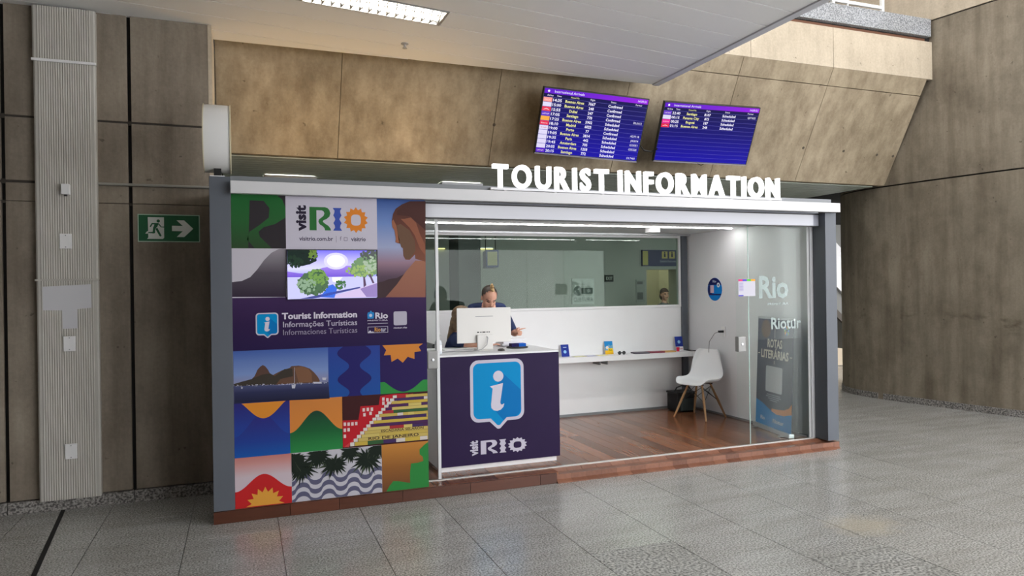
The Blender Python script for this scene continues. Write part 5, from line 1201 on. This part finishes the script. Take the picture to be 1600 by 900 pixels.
Print(PE, 2).poly(ez([(845,405),(1055,405),(935,290),(1085,290),(1265,460),(1085,635),(935,635),(1055,515),(845,515)])).build('arrow', M_exw, ep)
pr = Print(PE, 3); d0 = ez([(580, 312)])[0]; pr.disc(d0[0], d0[1], .0125, n=16)
for P in ([(470,355),(590,355),(560,430),(520,470),(515,560),(490,568),(385,562),(385,542),(470,535),(480,450),(505,385),(470,380),(435,440),(412,432),(448,362)], [(590,360),(640,425),(692,425),(692,445),(632,442),(580,385)], [(520,470),(560,450),(640,610),(625,632),(600,620)]): pr.poly(ez(P))
pr.build('running_figure', pmat('exit_green', (10, 92, 54)), ep)

# ------------------------------------------------------------------ behind the tinted window and past the tower
def flat_sign(name, x0, x1, z0, z1, y, mat, label, cat='sign', d=.04):
    t = thing(name, ((x0+x1)/2, y, z0), label, cat); box('panel', x0, x1, y-d, y-.001, z0, z1, mat, t); return t, Plane((0, y-d, 0))
RY = 13.0; k_ = RY/12.5
t, P = flat_sign('restroom_sign', 7.86, 8.72, 2.10, 2.44, RY, pmat('sign_navy', (40, 44, 96), .5), 'navy restroom sign above the lit rear doorway', d=.06)
c_ = t.children[0]
Print(P, 1).rect(7.86, 7.99, 2.12, 2.42).build('yellow_end', ink(200, 190, 120), c_)
for x in (8.33, 8.51): Print(P, 1).rect(x, x+.14, 2.26, 2.41).build('pictogram', ink(220, 200, 130), c_)
pr = Print(P, 2)
for x in (8.40, 8.58): pr.disc(x, 2.385, .016); pr.rect(x-.02, x+.02, 2.29, 2.365)
pr.build('figure', ink(40, 44, 90), c_)
Print(P, 1).text('Sanitários Restrooms', 8.28, 2.18, .045, .40).build('lettering', ink(200, 200, 210), c_)
t, P = flat_sign('exit_plate', 6.98, 7.17, 1.78, 1.92, RY, pmat('plate_dark', (30, 34, 34), .5), 'small dark exit plate on the rear wall behind the window')
Print(P, 1).text('EXIT', 7.0, 1.82, .06, .15, bold=.02).build('lettering', ink(190, 196, 190), t.children[0])
t, P = flat_sign('wall_poster', 6.23, 6.73, 1.33, 1.85, RY, ink(200, 206, 204), 'pale poster with grey disc on the rear wall', 'poster', .02)
Print(P, 1).disc(6.36, 1.60, .10).build('disc', ink(140, 150, 148), t.children[0]); Print(P, 1).rect(6.44, 6.70, 1.54, 1.66).build('block', ink(120, 130, 128), t.children[0]); Print(P, 1).text('CULTURA', 6.26, 1.38, .09, .44).build('lettering', ink(120, 130, 128), t.children[0])
t, P = flat_sign('notice_board', 7.72, 7.93, 1.35, 1.82, RY, ink(170, 172, 170), 'grey notice board left of the lit rear doorway', 'notice board', .02)
pr = Print(P, 1); pr.rect(7.74, 7.88, 1.72, 1.78); pr.rect(7.74, 7.88, 1.4, 1.55); pr.build('sheets', ink(120, 122, 122), t.children[0])
# hanging blue sign; thin glowing strips imitate reflected ceiling lights
hs = thing('hanging_sign', (4.0, 11.2, 2.0), 'dark blue box sign hanging beside the grey pillar behind the window', 'sign')
MB().box(-.10, .10, -.35, .35, 2.02, 2.30, Matrix.Translation((3.86, 11.15, 0)) @ Matrix.Rotation(math.radians(-14), 4, 'Z')).build('box_body', pmat('sign_blue', (34, 48, 110), .5), hs)
for y_ in (10.9, 11.4): MB().tube([(3.86, y_, 2.30), (3.86, y_, SOF-.02)], .008, 6).build('hanger', M_black, hs)
MB().box(-.08, .08, -.354, -.351, 2.05, 2.27, Matrix.Translation((3.86, 11.15, 0)) @ Matrix.Rotation(math.radians(-14), 4, 'Z')).build('face', pmat('sign_face', (150, 146, 110), .5), hs)
for x0, x1, lb in ((3.40, 3.58, 'short glowing yellow strip imitating a ceiling light reflection left of the grey pillar'), (4.22, 4.54, 'glowing yellow strip imitating a ceiling light reflection right of the grey pillar')):
    t = thing('reflection_strip', ((x0+x1)/2, RY-.03, 2.42), lb, 'lamp', 'yellow strips imitating reflections on the rear wall'); box('housing', x0, x1, RY-.04, RY-.001, 2.45, 2.47, M_alu, t); box('tube_lamp', x0, x1, RY-.04, RY-.01, 2.436, 2.449, emat('yellow_reflection', (255, 236, 140), 3), t)
# person passing in the rear hall
M_coat = pmat('grey_coat', (110, 112, 116), .8); M_brown = pmat('brown_hood', (96, 78, 68), .8)
bx, by = 7.60, 11.75
hc3 = Vector((bx, by-.02, 1.515)); J = {'pelvis': ((bx, by, .86), .13), 'belly': ((bx, by, 1.0), .12), 'chest': ((bx, by, 1.16), .125), 'collar': ((bx, by, 1.28), .085), 'neck': ((bx, by, 1.36), .05), 'neck2': ((bx, by-.005, 1.42), .05),
     'shl': ((bx+.16, by, 1.27), .06), 'ell': ((bx+.21, by+.02, 1.0), .045), 'wrl': ((bx+.21, by-.06, .78), .028), 'hal': ((bx+.21, by-.08, .70), .03), 'shr': ((bx-.16, by, 1.27), .06), 'elr': ((bx-.21, by+.02, 1.0), .045), 'wrr': ((bx-.21, by-.06, .78), .028), 'har': ((bx-.21, by-.08, .70), .03),
     'hpl': ((bx+.09, by, .82), .09), 'knl': ((bx+.10, by-.02, .46), .06), 'anl': ((bx+.10, by+.03, .08), .04), 'tol': ((bx+.11, by-.12, .035), .03), 'hpr': ((bx-.09, by, .82), .09), 'knr': ((bx-.10, by-.02, .46), .06), 'anr': ((bx-.10, by+.03, .08), .04), 'tor': ((bx-.11, by-.12, .035), .03)}
SG = [('pelvis', 'belly', 'coat'), ('belly', 'chest', 'coat'), ('chest', 'collar', 'coat'), ('collar', 'neck', 'skin'), ('neck', 'neck2', 'skin'), ('collar', 'shl', 'coat'), ('shl', 'ell', 'coat'), ('ell', 'wrl', 'coat'), ('wrl', 'hal', 'skin'), ('collar', 'shr', 'coat'), ('shr', 'elr', 'coat'), ('elr', 'wrr', 'coat'), ('wrr', 'har', 'skin'),
      ('pelvis', 'hpl', 'trousers'), ('hpl', 'knl', 'trousers'), ('knl', 'anl', 'trousers'), ('anl', 'tol', 'shoe'), ('pelvis', 'hpr', 'trousers'), ('hpr', 'knr', 'trousers'), ('knr', 'anr', 'trousers'), ('anr', 'tor', 'shoe')]
fing = []
for sx in (-1, 1):
    Hh = Vector((bx+.21*sx, by-.08, .70))
    for k in range(4): fing.append(([Hh+Vector((0, -.024+.016*k, -.01)), Hh+Vector((0, -.026+.017*k, -.05)), Hh+Vector((-.012*sx, -.026+.017*k, -.085))], .0085))
    fing.append(([Hh+Vector((-.01*sx, -.025, 0)), Hh+Vector((-.02*sx, -.045, -.03)), Hh+Vector((-.02*sx, -.05, -.055))], .009))
I3 = Matrix.Identity(3)
def hall_hair(t): hair_cap(t, hc3, I3, 1.0, M_brown, .03, [((0, .05, -.03), (.08, .06, .09))], -.05)
person('person', 'person in grey coat with brown hair standing in the lit rear doorway', (bx, by, 0), J, SG, hc3, I3, {'coat': M_coat, 'skin': M_skin, 'trousers': M_trous, 'shoe': M_shoe, 'dark': M_eyed}, hall_hair, 1.0, .011, fing)
# stair flight seen in the slit between booth and tower
sr = thing('staircase', (10.2, 10.2, 0), 'white sided staircase rising behind the booth beside the tower', 'staircase')
def slab(y, x0, zl0, zr0, x1, th, dep, nm, m): MB().prism([Vector((x0, y, zl0)), Vector((x1, y, zr0)), Vector((x1, y, zr0+th)), Vector((x0, y, zl0+th))], (0, dep, 0)).build(nm, m, sr)
slab(9.95, 9.45, 2.18, .83, 11.0, .80, .05, 'balustrade', M_plate)
slab(10.0, 9.45, 1.72, .40, 11.0, .46, 1.1, 'flight', pmat('stair_grey', (120, 120, 116), .6))
slab(9.93, 9.45, 1.60, .28, 11.0, .14, .04, 'skirt', pmat('stair_dark', (70, 60, 48), .6))
box('landing_wall', 9.4, 12.0, 11.2, 11.3, 0.001, 1.5, pmat('landing_pale', (200, 184, 160), .6), sr)
struct(box('trim_5', 6.9, 9.6, 9.6, 9.85, 2.62, SOF-.03, pmat('brown_beam', (70, 56, 44), .6)))
